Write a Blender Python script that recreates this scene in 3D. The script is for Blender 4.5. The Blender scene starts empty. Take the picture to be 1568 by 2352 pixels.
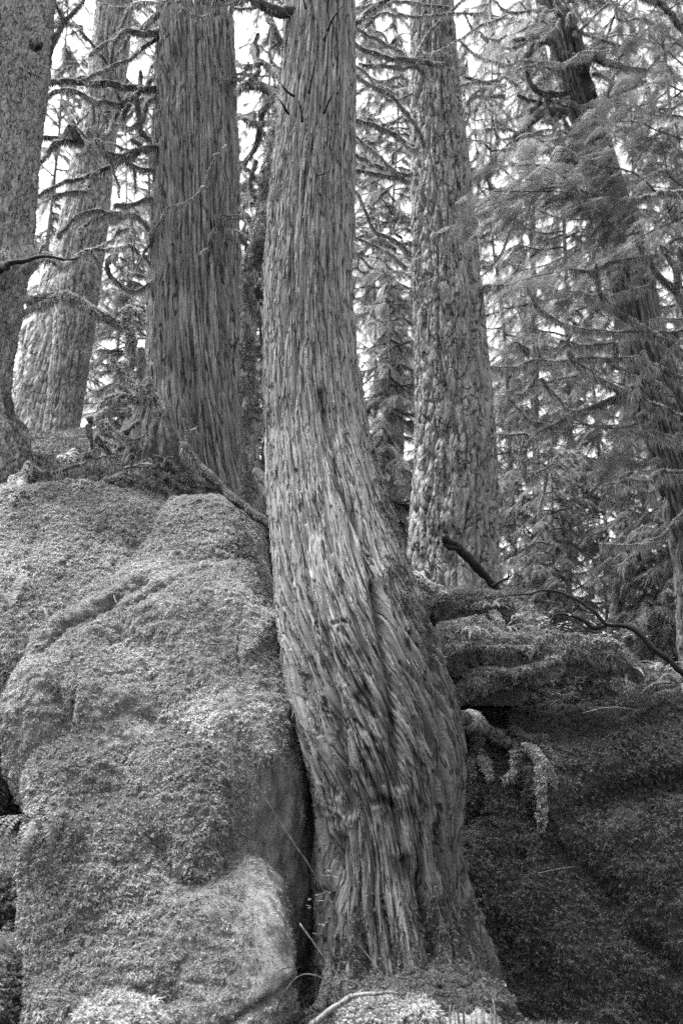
import bpy, math, random
import numpy as np
from math import radians, sin, cos, tan, pi

# ------------------------------------------------------------------ camera, sky, sun, exposure
SC = bpy.context.scene
PITCH = radians(12.0); FPX = 35/36*2352; EYE = 1.6
cam_data = bpy.data.cameras.new('camera'); cam = bpy.data.objects.new('camera', cam_data)
SC.collection.objects.link(cam); SC.camera = cam
cam.location = (0, 0, EYE); cam.rotation_euler = (pi/2 + PITCH, 0, 0)
cam_data.sensor_fit = 'VERTICAL'; cam_data.sensor_height = 36; cam_data.lens = 35
cam_data.dof.use_dof = True; cam_data.dof.focus_distance = 7.8; cam_data.dof.aperture_fstop = 2.0
cam_data.clip_start = 0.05; cam_data.clip_end = 2000

SUN_EL, SUN_AZ = radians(68), radians(-112)      # azimuth: 0 = straight behind the camera, negative = from the camera's left
world = bpy.data.worlds.new('World'); SC.world = world; world.use_nodes = True
wn = world.node_tree.nodes; wl = world.node_tree.links; wn.clear()
sky = wn.new('ShaderNodeTexSky'); sky.sky_type = 'NISHITA'; sky.sun_disc = False
sky.sun_elevation = SUN_EL; sky.sun_rotation = pi - SUN_AZ; sky.dust_density = 4; sky.air_density = 1
bw = wn.new('ShaderNodeRGBToBW'); bg = wn.new('ShaderNodeBackground'); wo = wn.new('ShaderNodeOutputWorld')
bg.inputs['Strength'].default_value = 0.12
wl.new(sky.outputs[0], bw.inputs[0]); wl.new(bw.outputs[0], bg.inputs[0]); wl.new(bg.outputs[0], wo.inputs[0])
sd = bpy.data.lights.new('sun', 'SUN'); sun = bpy.data.objects.new('sun', sd); SC.collection.objects.link(sun)
sd.energy = 2.3; sd.angle = radians(25); sd.color = (1, 1, 1)
S = np.array([cos(SUN_EL)*sin(SUN_AZ), -cos(SUN_EL)*cos(SUN_AZ), sin(SUN_EL)])   # towards the sun
from mathutils import Vector
sun.rotation_euler = Vector(S).to_track_quat('Z', 'Y').to_euler()
SC.view_settings.view_transform = 'Standard'; SC.view_settings.look = 'None'
SC.view_settings.exposure = 2.62; SC.view_settings.gamma = 1
SC.cycles.max_bounces = 6; SC.cycles.transparent_max_bounces = 8; SC.cycles.use_denoising = False

# ------------------------------------------------------------------ helpers
R = np.random.default_rng(7); random.seed(7)
cp, sp = cos(PITCH), sin(PITCH)
def at(u, v, Y):
    """photo pixel (full view 1568 x 2352) on the vertical plane y = Y"""
    u, v, Y = np.broadcast_arrays(np.asarray(u, float), np.asarray(v, float), np.asarray(Y, float))
    a = (u-784)/FPX; b = (1176-v)/FPX
    t = Y/(cp - b*sp)
    return np.stack([a*t, Y, EYE + t*(sp + b*cp)], -1)
def pix(P):
    P = np.asarray(P, float); y = P[..., 1]; z = P[..., 2]-EYE
    d = y*cp + z*sp; h = -y*sp + z*cp
    return 784 + FPX*P[..., 0]/d, 1176 - FPX*h/d, d
def depth(P): return P[..., 1]*cp + (P[..., 2]-EYE)*sp
def sst(a, b, x):
    t = np.clip((x-a)/(b-a), 0, 1); return t*t*(3-2*t)
def crv(x, xs, ys):
    """smooth interpolation (cubic Hermite, monotone-ish slopes)"""
    xs = np.asarray(xs, float); ys = np.asarray(ys, float)
    d = np.diff(ys)/np.diff(xs); m = np.zeros_like(ys); m[0], m[-1] = d[0], d[-1]
    same = d[:-1]*d[1:] > 0
    m[1:-1] = np.where(same, 2*d[:-1]*d[1:]/np.where(same, d[:-1]+d[1:], 1), 0)
    x = np.clip(x, xs[0], xs[-1]); i = np.clip(np.searchsorted(xs, x)-1, 0, len(xs)-2)
    h = xs[i+1]-xs[i]; t = (x-xs[i])/h
    return ((2*t**3-3*t**2+1)*ys[i] + (t**3-2*t**2+t)*h*m[i] + (-2*t**3+3*t**2)*ys[i+1] + (t**3-t**2)*h*m[i+1])
PERM = np.random.default_rng(3).permutation(4096).astype(np.int64)
_g = np.random.default_rng(5).normal(size=(4096, 3)); GRAD = (_g/np.linalg.norm(_g, axis=1)[:, None]).astype(np.float32)
def noise(P, seed=0):
    """gradient noise, about -0.6..0.6"""
    P = np.asarray(P, np.float32) + np.float32(seed*17.31+1000)
    I = np.floor(P).astype(np.int64); F = P-I; U = F*F*F*(F*(F*6-15)+10)
    res = 0
    def h(ix, iy, iz): return PERM[(PERM[(PERM[ix & 4095]+iy) & 4095]+iz) & 4095]
    for dx in (0, 1):
        wx = U[..., 0] if dx else 1-U[..., 0]
        for dy in (0, 1):
            wy = U[..., 1] if dy else 1-U[..., 1]
            for dz in (0, 1):
                wz = U[..., 2] if dz else 1-U[..., 2]
                g = GRAD[h(I[..., 0]+dx, I[..., 1]+dy, I[..., 2]+dz)]
                res = res + wx*wy*wz*(g[..., 0]*(F[..., 0]-dx)+g[..., 1]*(F[..., 1]-dy)+g[..., 2]*(F[..., 2]-dz))
    return res
def fbm(P, f, o=4, seed=0, g=0.5):
    a = 1; r = 0
    for k in range(o):
        r = r + a*noise(P*f, seed+k*3.7); f *= 2.03; a *= g
    return r

def mesh(name, V, F, mats, smooth=False, attrs=None, midx=None):
    """V (n,3); F list of arrays of faces, each (m,k)"""
    me = bpy.data.meshes.new(name)
    if not isinstance(F, (list, tuple)): F = [F]
    F = [np.asarray(f) for f in F if len(f)]
    me.vertices.add(len(V)); me.vertices.foreach_set('co', np.asarray(V, np.float32).ravel())
    nl = sum(f.size for f in F); nf = sum(len(f) for f in F)
    me.loops.add(nl); me.loops.foreach_set('vertex_index', np.concatenate([f.ravel() for f in F]).astype(np.int32))
    me.polygons.add(nf)
    tot = np.concatenate([np.full(len(f), f.shape[1]) for f in F]); st = np.concatenate([[0], np.cumsum(tot)[:-1]])
    me.polygons.foreach_set('loop_start', st.astype(np.int32))
    me.polygons.foreach_set('use_smooth', np.full(nf, smooth))
    for m in (mats if isinstance(mats, (list, tuple)) else [mats]): me.materials.append(m)
    if midx is not None: me.polygons.foreach_set('material_index', np.asarray(midx, np.int32))
    if attrs:
        for k, a in attrs.items():
            at_ = me.attributes.new(k, 'FLOAT_VECTOR', 'POINT'); at_.data.foreach_set('vector', np.asarray(a, np.float32).ravel())
    me.update(calc_edges=True)
    return me
WL = {}
def put(name, me, parent=None):
    """link a mesh built in world coordinates, as a child of parent"""
    o = bpy.data.objects.new(name, me); SC.collection.objects.link(o)
    if parent is not None:
        w = WL.get(parent, np.zeros(3)); o.parent = parent; WL[o] = w
        if np.any(w):
            n = len(me.vertices); c = np.empty(n*3, np.float32); me.vertices.foreach_get('co', c)
            me.vertices.foreach_set('co', (c.reshape(-1, 3)-w.astype(np.float32)).ravel()); me.update()
    else: WL[o] = np.zeros(3)
    return o
def tag(o, label=None, cat=None, group=None, kind=None):
    if label: o['label'] = label
    if cat: o['category'] = cat
    if group: o['group'] = group
    if kind: o['kind'] = kind
    return o
def empty(name, loc, label, cat, group=None):
    o = bpy.data.objects.new(name, None); SC.collection.objects.link(o); o.location = [float(c) for c in loc]
    o.empty_display_size = 0.1; WL[o] = np.array([float(c) for c in loc]); return tag(o, label, cat, group)
def grid_faces(nr, nc, wrap=True):
    i = np.arange(nr-1)[:, None]*nc; j = np.arange(nc if wrap else nc-1)[None, :]; j2 = (j+1) % nc
    return np.stack([i+j, i+j2, i+nc+j2, i+nc+j], -1).reshape(-1, 4)

# ------------------------------------------------------------------ materials (all neutral greys: the photograph is black and white)
def nodes(name):
    m = bpy.data.materials.new(name); m.use_nodes = True; n = m.node_tree.nodes; n.clear(); return m, n, m.node_tree.links
def ramp(n, l, src, c1, c2, p1=0.3, p2=0.7):
    r = n.new('ShaderNodeValToRGB'); r.color_ramp.elements[0].position = p1; r.color_ramp.elements[1].position = p2
    r.color_ramp.elements[0].color = (c1, c1, c1, 1); r.color_ramp.elements[1].color = (c2, c2, c2, 1)
    l.new(src, r.inputs[0]); return r.outputs[0]
def mul(n, l, a, b):
    x = n.new('ShaderNodeMath'); x.operation = 'MULTIPLY'; l.new(a, x.inputs[0])
    if hasattr(b, 'node'): l.new(b, x.inputs[1])
    else: x.inputs[1].default_value = b
    return x.outputs[0]
def nz(n, l, vec, scale, detail=4, rough=0.6, sc3=None):
    t = n.new('ShaderNodeTexNoise'); t.inputs['Scale'].default_value = scale; t.inputs['Detail'].default_value = detail
    t.inputs['Roughness'].default_value = rough
    if sc3:
        mp = n.new('ShaderNodeMapping'); mp.inputs['Scale'].default_value = sc3; l.new(vec, mp.inputs[0]); vec = mp.outputs[0]
    l.new(vec, t.inputs['Vector']); return t.outputs[0]
def mat_bark(name, lo, hi, aspect=0.06, freq=60, bump=0.012, big=(0.75, 1.25), rough=0.85, lich=0.0, fis=22, fdark=0.25, foot_shade=None):
    m, n, l = nodes(name)
    a = n.new('ShaderNodeAttribute'); a.attribute_name = 'grain'; v = a.outputs['Vector']
    f1 = nz(n, l, v, freq, 5, 0.7, (1, 1, aspect)); f2 = nz(n, l, v, freq*0.25, 4, 0.6, (1, 1, aspect*1.6)); f3 = nz(n, l, v, 2.2, 3, 0.6)
    c = ramp(n, l, f1, lo, hi, 0.38, 0.62); b = ramp(n, l, f3, big[0], big[1], 0.3, 0.7); b2 = ramp(n, l, f2, 0.85, 1.12, 0.3, 0.7)
    c = mul(n, l, mul(n, l, c, b), b2)
    fv = nz(n, l, v, fis, 3, 0.55, (1, 1, aspect*1.7)); ab = n.new('ShaderNodeMath'); ab.operation = 'SUBTRACT'; l.new(fv, ab.inputs[0]); ab.inputs[1].default_value = 0.5
    a2 = n.new('ShaderNodeMath'); a2.operation = 'ABSOLUTE'; l.new(ab.outputs[0], a2.inputs[0]); fl = ramp(n, l, a2.outputs[0], fdark, 1.0, 0.004, 0.022)
    if foot_shade:                                                            # shade in the cleft painted into the trunk foot's colour, with a ragged upper edge
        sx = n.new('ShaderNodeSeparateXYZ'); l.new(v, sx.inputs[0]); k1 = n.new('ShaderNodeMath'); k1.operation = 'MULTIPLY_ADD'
        l.new(nz(n, l, v, 3.5, 5, 0.6, (1, 1, 0.35)), k1.inputs[0]); k1.inputs[1].default_value = foot_shade[1]; l.new(sx.outputs[2], k1.inputs[2])
        mr = n.new('ShaderNodeMapRange'); mr.inputs[1].default_value = foot_shade[0]-0.5; mr.inputs[2].default_value = foot_shade[0]+0.9; mr.inputs[3].default_value = foot_shade[2]; mr.inputs[4].default_value = 1.0; l.new(k1.outputs[0], mr.inputs[0])
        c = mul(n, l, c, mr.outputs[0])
    if lich:
        f4 = nz(n, l, v, 9, 6, 0.7, (1, 1, 0.5)); k = ramp(n, l, f4, 0, 0.8, 0.48, 0.66)
        mx = n.new('ShaderNodeMix'); mx.data_type = 'FLOAT'; l.new(k, mx.inputs[0]); l.new(c, mx.inputs[2]); mx.inputs[3].default_value = lich; c = mx.outputs[0]
    c = mul(n, l, c, fl)
    p = n.new('ShaderNodeBsdfPrincipled'); p.inputs['Roughness'].default_value = rough; p.inputs['Specular IOR Level'].default_value = 0.25
    l.new(c, p.inputs['Base Color'])
    bp = n.new('ShaderNodeBump'); bp.inputs['Distance'].default_value = bump; bp.inputs['Strength'].default_value = 1
    s_ = n.new('ShaderNodeMath'); l.new(f1, s_.inputs[0]); l.new(fl, s_.inputs[1]); l.new(s_.outputs[0], bp.inputs['Height']); l.new(bp.outputs[0], p.inputs['Normal'])
    o = n.new('ShaderNodeOutputMaterial'); l.new(p.outputs[0], o.inputs[0]); return m
def mat_leaf(name, lo, hi, trans=0.35, rough=0.6, clump=1.2, clo=0.75, chi=1.3, spec=0.3):
    """thin leaves: tone varies leaf by leaf and clump by clump, light passes through"""
    m, n, l = nodes(name)
    g = n.new('ShaderNodeNewGeometry'); tc = n.new('ShaderNodeTexCoord')
    c = ramp(n, l, g.outputs['Random Per Island'], lo, hi, 0, 1)
    c = mul(n, l, c, ramp(n, l, nz(n, l, tc.outputs['Object'], clump, 4, 0.6), clo, chi, 0.35, 0.65))
    p = n.new('ShaderNodeBsdfPrincipled'); p.inputs['Roughness'].default_value = rough; p.inputs['Specular IOR Level'].default_value = spec
    t = n.new('ShaderNodeBsdfTranslucent'); l.new(c, p.inputs['Base Color']); l.new(c, t.inputs[0])
    x = n.new('ShaderNodeMixShader'); x.inputs[0].default_value = trans; l.new(p.outputs[0], x.inputs[1]); l.new(t.outputs[0], x.inputs[2])
    o = n.new('ShaderNodeOutputMaterial'); l.new(x.outputs[0], o.inputs[0]); return m
def mat_rock(name, lo, hi, bump=0.01, scale=16, streak=(1, 1, 0.3)):
    m, n, l = nodes(name)
    tc = n.new('ShaderNodeTexCoord'); v = tc.outputs['Object']
    a = nz(n, l, v, scale, 8, 0.7, streak); b = nz(n, l, v, 130, 4, 0.8); d = nz(n, l, v, 1.7, 3, 0.5)
    c = mul(n, l, ramp(n, l, a, lo, hi, 0.35, 0.65), ramp(n, l, b, 0.35, 1.7, 0.35, 0.65)); c = mul(n, l, c, ramp(n, l, d, 0.75, 1.25))
    p = n.new('ShaderNodeBsdfPrincipled'); p.inputs['Roughness'].default_value = 0.8; p.inputs['Specular IOR Level'].default_value = 0.3; l.new(c, p.inputs['Base Color'])
    bp = n.new('ShaderNodeBump'); bp.inputs['Distance'].default_value = bump; bp.inputs['Strength'].default_value = 1
    s = n.new('ShaderNodeMath'); l.new(a, s.inputs[0]); l.new(b, s.inputs[1]); l.new(s.outputs[0], bp.inputs['Height']); l.new(bp.outputs[0], p.inputs['Normal'])
    o = n.new('ShaderNodeOutputMaterial'); l.new(p.outputs[0], o.inputs[0]); return m

M = dict(
    cedar=mat_bark('pale_cedar_bark', 0.12, 0.35, 0.045, 75, 0.015, fis=20, fdark=0.18, foot_shade=(2.7, 1.4, 0.4)),
    cedar2=mat_bark('grey_cedar_bark', 0.10, 0.33, 0.04, 75, 0.015, fis=18, fdark=0.18),
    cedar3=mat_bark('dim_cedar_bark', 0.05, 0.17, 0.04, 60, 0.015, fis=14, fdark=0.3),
    hemlock=mat_bark('furrowed_bark', 0.10, 0.34, 0.22, 50, 0.012, lich=0.30, fis=9, fdark=0.15),
    spruce=mat_bark('scaly_bark', 0.11, 0.36, 0.4, 55, 0.012, lich=0.46, fis=13),
    fir=mat_bark('flaky_bark', 0.20, 0.46, 0.35, 45, 0.012, fis=11),
    farbark=mat_bark('far_bark', 0.14, 0.28, 0.1, 40, 0.02),
    limb=mat_bark('limb_bark', 0.025, 0.08, 0.3, 60, 0.006),
    dark=mat_bark('charred_wood', 0.004, 0.014, 0.15, 60, 0.012, rough=0.6),
    wood=mat_bark('weathered_wood', 0.07, 0.20, 0.05, 80, 0.006),
    moss=mat_leaf('pale_feather_moss', 0.17, 0.46, 0.2, clump=1.3, clo=0.5, chi=1.35),
    mossa=mat_leaf('lit_tone_feather_moss', 0.22, 0.58, 0.2, clump=1.3, clo=0.6, chi=1.3),  # light on the upper boulders put into this moss colour
    mossl=mat_leaf('shade_tone_feather_moss', 0.12, 0.34, 0.2, clump=1.6, clo=0.5, chi=1.35),  # shade low on the rocks put into the colour of the same moss
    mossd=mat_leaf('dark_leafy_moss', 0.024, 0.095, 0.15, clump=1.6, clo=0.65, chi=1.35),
    mossm=mat_leaf('terrace_moss', 0.07, 0.26, 0.25, clump=2.0, clo=0.6, chi=1.3),
    lichen=mat_leaf('top_lit_moss', 0.38, 0.75, 0.4, clump=4, clo=0.8, chi=1.2),  # upper strands on limbs and roots, top light put into their colour
    beard=mat_leaf('beard_moss', 0.15, 0.40, 0.35, clump=4, clo=0.7, chi=1.3),  # hanging strands, darker copy with the limbs' underside shade in its colour
    leaf=mat_leaf('conifer_needles', 0.09, 0.26, 0.5, clump=0.35, clo=0.65, chi=1.4),
    leafn=mat_leaf('near_needles', 0.05, 0.15, 0.35, clump=0.8, clo=0.75, chi=1.3),
    fern=mat_leaf('fern_leaf', 0.16, 0.42, 0.4),
    pale=mat_leaf('pale_leaflet', 0.4, 0.7, 0.4),
    rock=mat_rock('mossy_stone', 0.02, 0.07), bare=mat_rock('bare_stone', 0.07, 0.26, 0.02),
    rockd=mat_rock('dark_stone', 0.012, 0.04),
    soil=mat_rock('forest_soil', 0.015, 0.05),
)
# ------------------------------------------------------------------ bark relief: functions of the grain position G (metres), returning metres
def furrow(G, f, asp, seed, w=0.10):
    n = noise(np.stack([G[..., 0]*f, G[..., 1]*f, G[..., 2]*f*asp], -1), seed)
    return np.exp(-(n/w)**2)
def cedar_bark(G, k=1.0, rough=1.0):
    W = np.stack([noise(G*[3, 3, 1.2], 1), noise(G*[3, 3, 1.2], 2), 0*G[..., 0]], -1)
    g = G + W*0.03 + np.stack([noise(G*[9, 9, 5], 3), noise(G*[9, 9, 5], 4), 0*G[..., 0]], -1)*0.008
    a = furrow(g, 9, 0.07, 5, 0.08)*0.040 + furrow(g, 20, 0.055, 6, 0.12)*0.020 + furrow(g, 46, 0.05, 7, 0.16)*0.011
    n = noise(g*[15, 15, 1.0], 8)*3.2 + noise(g*[5, 5, 2.2], 9)*2.2
    fr = n-np.floor(n)
    t = fr*0.014*sst(-0.1, 0.25, noise(G*[2.5, 2.5, 1.4], 10))      # lifted strips with a sharp lower edge
    n2 = noise(g*[34, 34, 2.2], 14)*2.6+noise(g*[14, 14, 4], 15)*1.4; f2_ = n2-np.floor(n2)
    fine = noise(g*[85, 85, 8], 11)*0.006 + noise(g*[40, 40, 22], 12)*0.003 + f2_*0.009
    return k*(t - a + fine*rough)
def plate_bark(G, k=1.0, f=9.0, asp=0.28):
    W = np.stack([noise(G*[7, 7, 5], 1), noise(G*[7, 7, 5], 2), noise(G*[7, 7, 5], 13)*1.5], -1)
    g = G + W*[0.022, 0.022, 0.01]
    a = furrow(g, f*0.9, asp*0.5, 21, 0.095)*0.045 + furrow(g, f*1.7, asp*0.7, 22, 0.11)*0.024 + furrow(g, f*4.5, asp*1.2, 23, 0.16)*0.006
    n = noise(g*[f*3, f*3, f*0.8], 24)*2.0; fr = n-np.floor(n)
    return k*0.8*(fr*0.005 - a + noise(g*95, 25)*0.004 + noise(g*[45, 45, 20], 26)*0.003)
def scale_bark(G, k=1.0):
    g = G + np.stack([noise(G*11, 1), noise(G*11, 2), noise(G*11, 3)], -1)*0.02
    n = noise(g*[26, 26, 12], 31)*2.6; fr = n-np.floor(n)
    return k*(fr*0.010 - furrow(g, 22, 0.35, 32, 0.16)*0.010 - furrow(g, 7, 0.3, 35, 0.1)*0.008 + noise(g*80, 33)*0.006 + noise(g*4, 34)*0.02)

def trunk(name, parent, sl, nth, dz, bark, mat, twist=None, flute=None, extra=None, root_noise=0.0, fl=1.0, zpad=0.0):
    """sl rows (V, uL, uR, Y): outline read off the photograph, set at its own distance; returns object and sampler"""
    sl = np.array(sorted(sl, key=lambda r: -r[0]), float)              # bottom first
    C = at((sl[:, 1]+sl[:, 2])/2, sl[:, 0], sl[:, 3]); r = (sl[:, 2]-sl[:, 1])/2*depth(C)/FPX
    z = C[:, 2]; zz = np.arange(z[0]-zpad, z[-1], dz)
    cx = crv(zz, z, C[:, 0]); cy = crv(zz, z, C[:, 1]); rr = crv(zz, z, r)
    s = (np.arange(nth)/nth-0.5)*2*pi; phi = s-0.6*np.sin(s); th = -pi/2+phi
    TH, Z = np.meshgrid(th, zz); RR = rr[:, None]+0*TH
    tw = twist(zz)[:, None] if twist is not None else 0
    gt = TH+tw; r0 = np.median(rr)
    G = np.stack([np.cos(gt)*r0*1.15, np.sin(gt)*r0*1.15, Z], -1)
    rad = RR.copy()
    rad *= 1+fl*(0.05*noise(np.stack([np.cos(gt)*1.3, np.sin(gt)*1.3, Z*0.35], -1), 41)+0.05*noise(np.stack([np.cos(gt)*3, np.sin(gt)*3, Z*0.5], -1), 42))
    if flute is not None: rad *= 1+flute(gt, Z)
    d = bark(G)
    X = cx[:, None]+(rad+d)*np.cos(TH); Y = cy[:, None]+(rad+d)*np.sin(TH)
    P = np.stack([X, Y, Z], -1)
    if extra is not None: P = extra(P, TH, Z, cx[:, None], cy[:, None])
    if zpad < 0: pass
    me = mesh(name, P.reshape(-1, 3), [grid_faces(len(zz), nth), np.arange(nth)[None, ::-1], (np.arange(nth)+(len(zz)-1)*nth)[None]], mat, smooth=True, attrs={'grain': G.reshape(-1, 3)})
    o = put(name, me, parent)
    return o, P

def carve(lines):
    """lines of ([(u,V)...], width_m, depth_m): a furrow (or, with negative depth, a ridge) along a polyline of the front"""
    def f(P, TH, Z, cx, cy):
        U, V, D = pix(P); front = np.sin(TH) < 0.2
        d = np.zeros_like(U)
        for pts, w, dep in lines:
            pts = np.array(pts, float); best = np.full(U.shape, 1e9)
            box = front & (U > pts[:, 0].min()-80) & (U < pts[:, 0].max()+80) & (V > pts[:, 1].min()-80) & (V < pts[:, 1].max()+80)
            u = U[box]; v = V[box]; bb = np.full(u.shape, 1e9)
            for a, b in zip(pts[:-1], pts[1:]):
                ab = b-a; t = np.clip(((u-a[0])*ab[0]+(v-a[1])*ab[1])/(ab@ab), 0, 1)
                bb = np.minimum(bb, np.hypot(u-a[0]-t*ab[0], v-a[1]-t*ab[1]))
            best[box] = bb*D[box]/FPX
            d -= dep*np.exp(-(best/w)**2)
        P = P.copy(); P[..., 0] += d*np.cos(TH); P[..., 1] += d*np.sin(TH)
        return P
    return f

# ------------------------------------------------------------------ limbs
def resample(P, step):
    P = np.asarray(P, float)
    if len(P) > 2:                                                     # Catmull-Rom
        Q = np.vstack([2*P[0]-P[1], P, 2*P[-1]-P[-2]]); out = []
        for i in range(1, len(Q)-2):
            t = np.linspace(0, 1, 8, endpoint=False)[:, None]
            out.append(0.5*((2*Q[i])+(-Q[i-1]+Q[i+1])*t+(2*Q[i-1]-5*Q[i]+4*Q[i+1]-Q[i+2])*t*t+(-Q[i-1]+3*Q[i]-3*Q[i+1]+Q[i+2])*t**3))
        P = np.vstack(out+[P[-1:]])
    L = np.concatenate([[0], np.cumsum(np.linalg.norm(np.diff(P, axis=0), axis=1))])
    n = max(3, int(L[-1]/step)+1); s = np.linspace(0, L[-1], n)
    return np.stack([np.interp(s, L, P[:, k]) for k in range(P.shape[1])], -1)
def tube_geo(P, rad, ns=9, lump=0.25, seed=0, base=0):
    """P (n,3), rad (n,)"""
    T = np.gradient(P, axis=0); T /= np.linalg.norm(T, axis=1)[:, None]+1e-9
    A = np.cross(T, [0.31, 0.2, 0.93]); A /= np.linalg.norm(A, axis=1)[:, None]+1e-9; B = np.cross(T, A)
    a = np.arange(ns)/ns*2*pi
    D = A[:, None]*np.cos(a)[None, :, None]+B[:, None]*np.sin(a)[None, :, None]
    V = P[:, None]+D*rad[:, None, None]
    k = 1+lump*(noise(V*(0.35/max(rad.max(), 0.004)), seed)*1.6+noise(V*(0.9/max(rad.max(), 0.004)), seed+1))
    V = P[:, None]+D*(rad[:, None]*k)[..., None]
    F = grid_faces(len(P), ns)+base
    caps = np.stack([np.arange(ns)[::-1]+base, np.arange(ns)+(len(P)-1)*ns+base])
    return V.reshape(-1, 3), F, caps
SEED = [0]
def strands(P, rad, per_m, lmin, lmax, up=0.25, w=0.004, rng=R):
    """short moss hairs standing and hanging along a limb (P, rad)"""
    L = np.concatenate([[0], np.cumsum(np.linalg.norm(np.diff(P, axis=0), axis=1))])
    n = int(L[-1]*per_m)
    if n < 1: return np.zeros((0, 3, 3))
    s = rng.random(n)*L[-1]; C = np.stack([np.interp(s, L, P[:, k]) for k in range(3)], -1); r = np.interp(s, L, rad)
    T = np.stack([np.interp(s, L, np.gradient(P[:, k])) for k in range(3)], -1); T /= np.linalg.norm(T, axis=1)[:, None]+1e-9
    N = rng.normal(size=(n, 3)); N -= (N*T).sum(1)[:, None]*T; N /= np.linalg.norm(N, axis=1)[:, None]+1e-9
    ups = rng.random(n) < up
    N[:, 2] = np.where(ups, np.abs(N[:, 2]), -np.abs(N[:, 2])*1.0)
    hor = np.hypot(T[:, 0], T[:, 1])
    clump = np.clip(0.75+1.5*noise(C*11, 5), 0.15, 1.9)
    ln = (lmin+(lmax-lmin)*rng.random(n)**2)*clump*np.where(ups, 0.32, 0.35+0.65*hor)
    d = np.where(ups[:, None], N+rng.normal(size=(n, 3))*0.4, N*0.25+[0, 0, -1]+rng.normal(size=(n, 3))*0.2)
    d /= np.linalg.norm(d, axis=1)[:, None]
    A = C+N*r[:, None]*0.85; side = np.cross(d, rng.normal(size=(n, 3))); side /= np.linalg.norm(side, axis=1)[:, None]+1e-9
    ww = (w*(0.6+0.8*rng.random(n)))[:, None]
    return np.stack([A-side*ww, A+side*ww, A+d*ln[:, None]], 1)
def tris_mesh(name, T, mat, extra=None):
    V = T.reshape(-1, 3); return mesh(name, V, np.arange(len(V)).reshape(-1, 3), mat)
def poly3(pts, Y0, Y1, wig=0.0):
    pts = np.array(pts, float); n = len(pts); t = np.linspace(0, 1, n)
    Y = Y0+(Y1-Y0)*t
    if wig:
        w = R.normal(size=n)*wig; w[0] = 0; Y = Y+w
    return at(pts[:, 0], pts[:, 1], Y)
def limb(parent, pts, Y0, Y1, r0, r1, moss=1.0, mat='limb', name='limb', wig=0.05, hang=(0.02, 0.09), start=None, lump=0.3, mname='moss', mm='lichen', wob=0.012, tuft=0, Ys=None, tl=0.018):
    """pts from the thick end; radii in photo pixels; moss = strand density"""
    SEED[0] += 1
    P = poly3(pts, Y0, Y1, wig) if Ys is None else at(np.array(pts)[:, 0], np.array(pts)[:, 1], np.array(Ys, float))
    if start is not None: P = np.vstack([np.array(start, float)[None], P])
    d = depth(P).mean()
    P = resample(P, 0.02 if moss else 0.03)
    P = P+np.stack([noise(P*4, SEED[0]+k) for k in (50, 60, 70)], -1)*wob*3+np.stack([noise(P*13, SEED[0]+k) for k in (50, 60, 70)], -1)*wob
    rad = np.linspace(r0, r1, len(P))*d/FPX; rad[-1] *= 0.45; rad[-2] *= 0.8
    V, F, caps = tube_geo(P, rad, 10, lump, SEED[0])
    o = put(name, mesh(name, V, [F, caps], M[mat], True, {'grain': V}), parent)
    if moss:
        T = strands(P, rad, 1500*moss, hang[0]*1.3, hang[1]*1.5, w=0.0042)
        T2 = strands(P, rad, 2600*moss, 0.008, 0.035, up=0.75, w=0.004)
        if tuft:
            G_ = V.reshape(len(P), 10, 3); q, N = samples(G_, tuft, lambda q, N: 0*q[..., 0]+1.0)
            c_ = P[np.argmin(((q[:, None]-P[None])**2).sum(-1), 1)]; s_ = np.sign((N*(q-c_)).sum(1))[:, None]
            T2 = np.concatenate([T2, tufts(q, N*s_, 5, tl, 0.0045, 0.7, 0.8, 0.7, lift=0.01)])
        if len(T): put('moss', tris_mesh('moss', T, M['beard']), o)
        if len(T2): put(mname, tris_mesh(mname, T2, M[mm]), o)
    return o, P, rad
def z1(s, fx=0.0, fy=0.0, k=0.5):
    return [(fx+k*float(a), fy+k*float(b)) for a, b in (q.split(',') for q in s.split())]
def Z1(s): return z1(s)
def Z2(s): return z1(s, 783.5, 0)
def Z3(s): return z1(s, 0, 564)
def Z4(s): return z1(s, 783.5, 564)
def Z6(s): return z1(s, 783.5, 1129)
def Z7(s): return z1(s, 0, 1740)
def Z8(s): return z1(s, 783.5, 1740)

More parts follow.
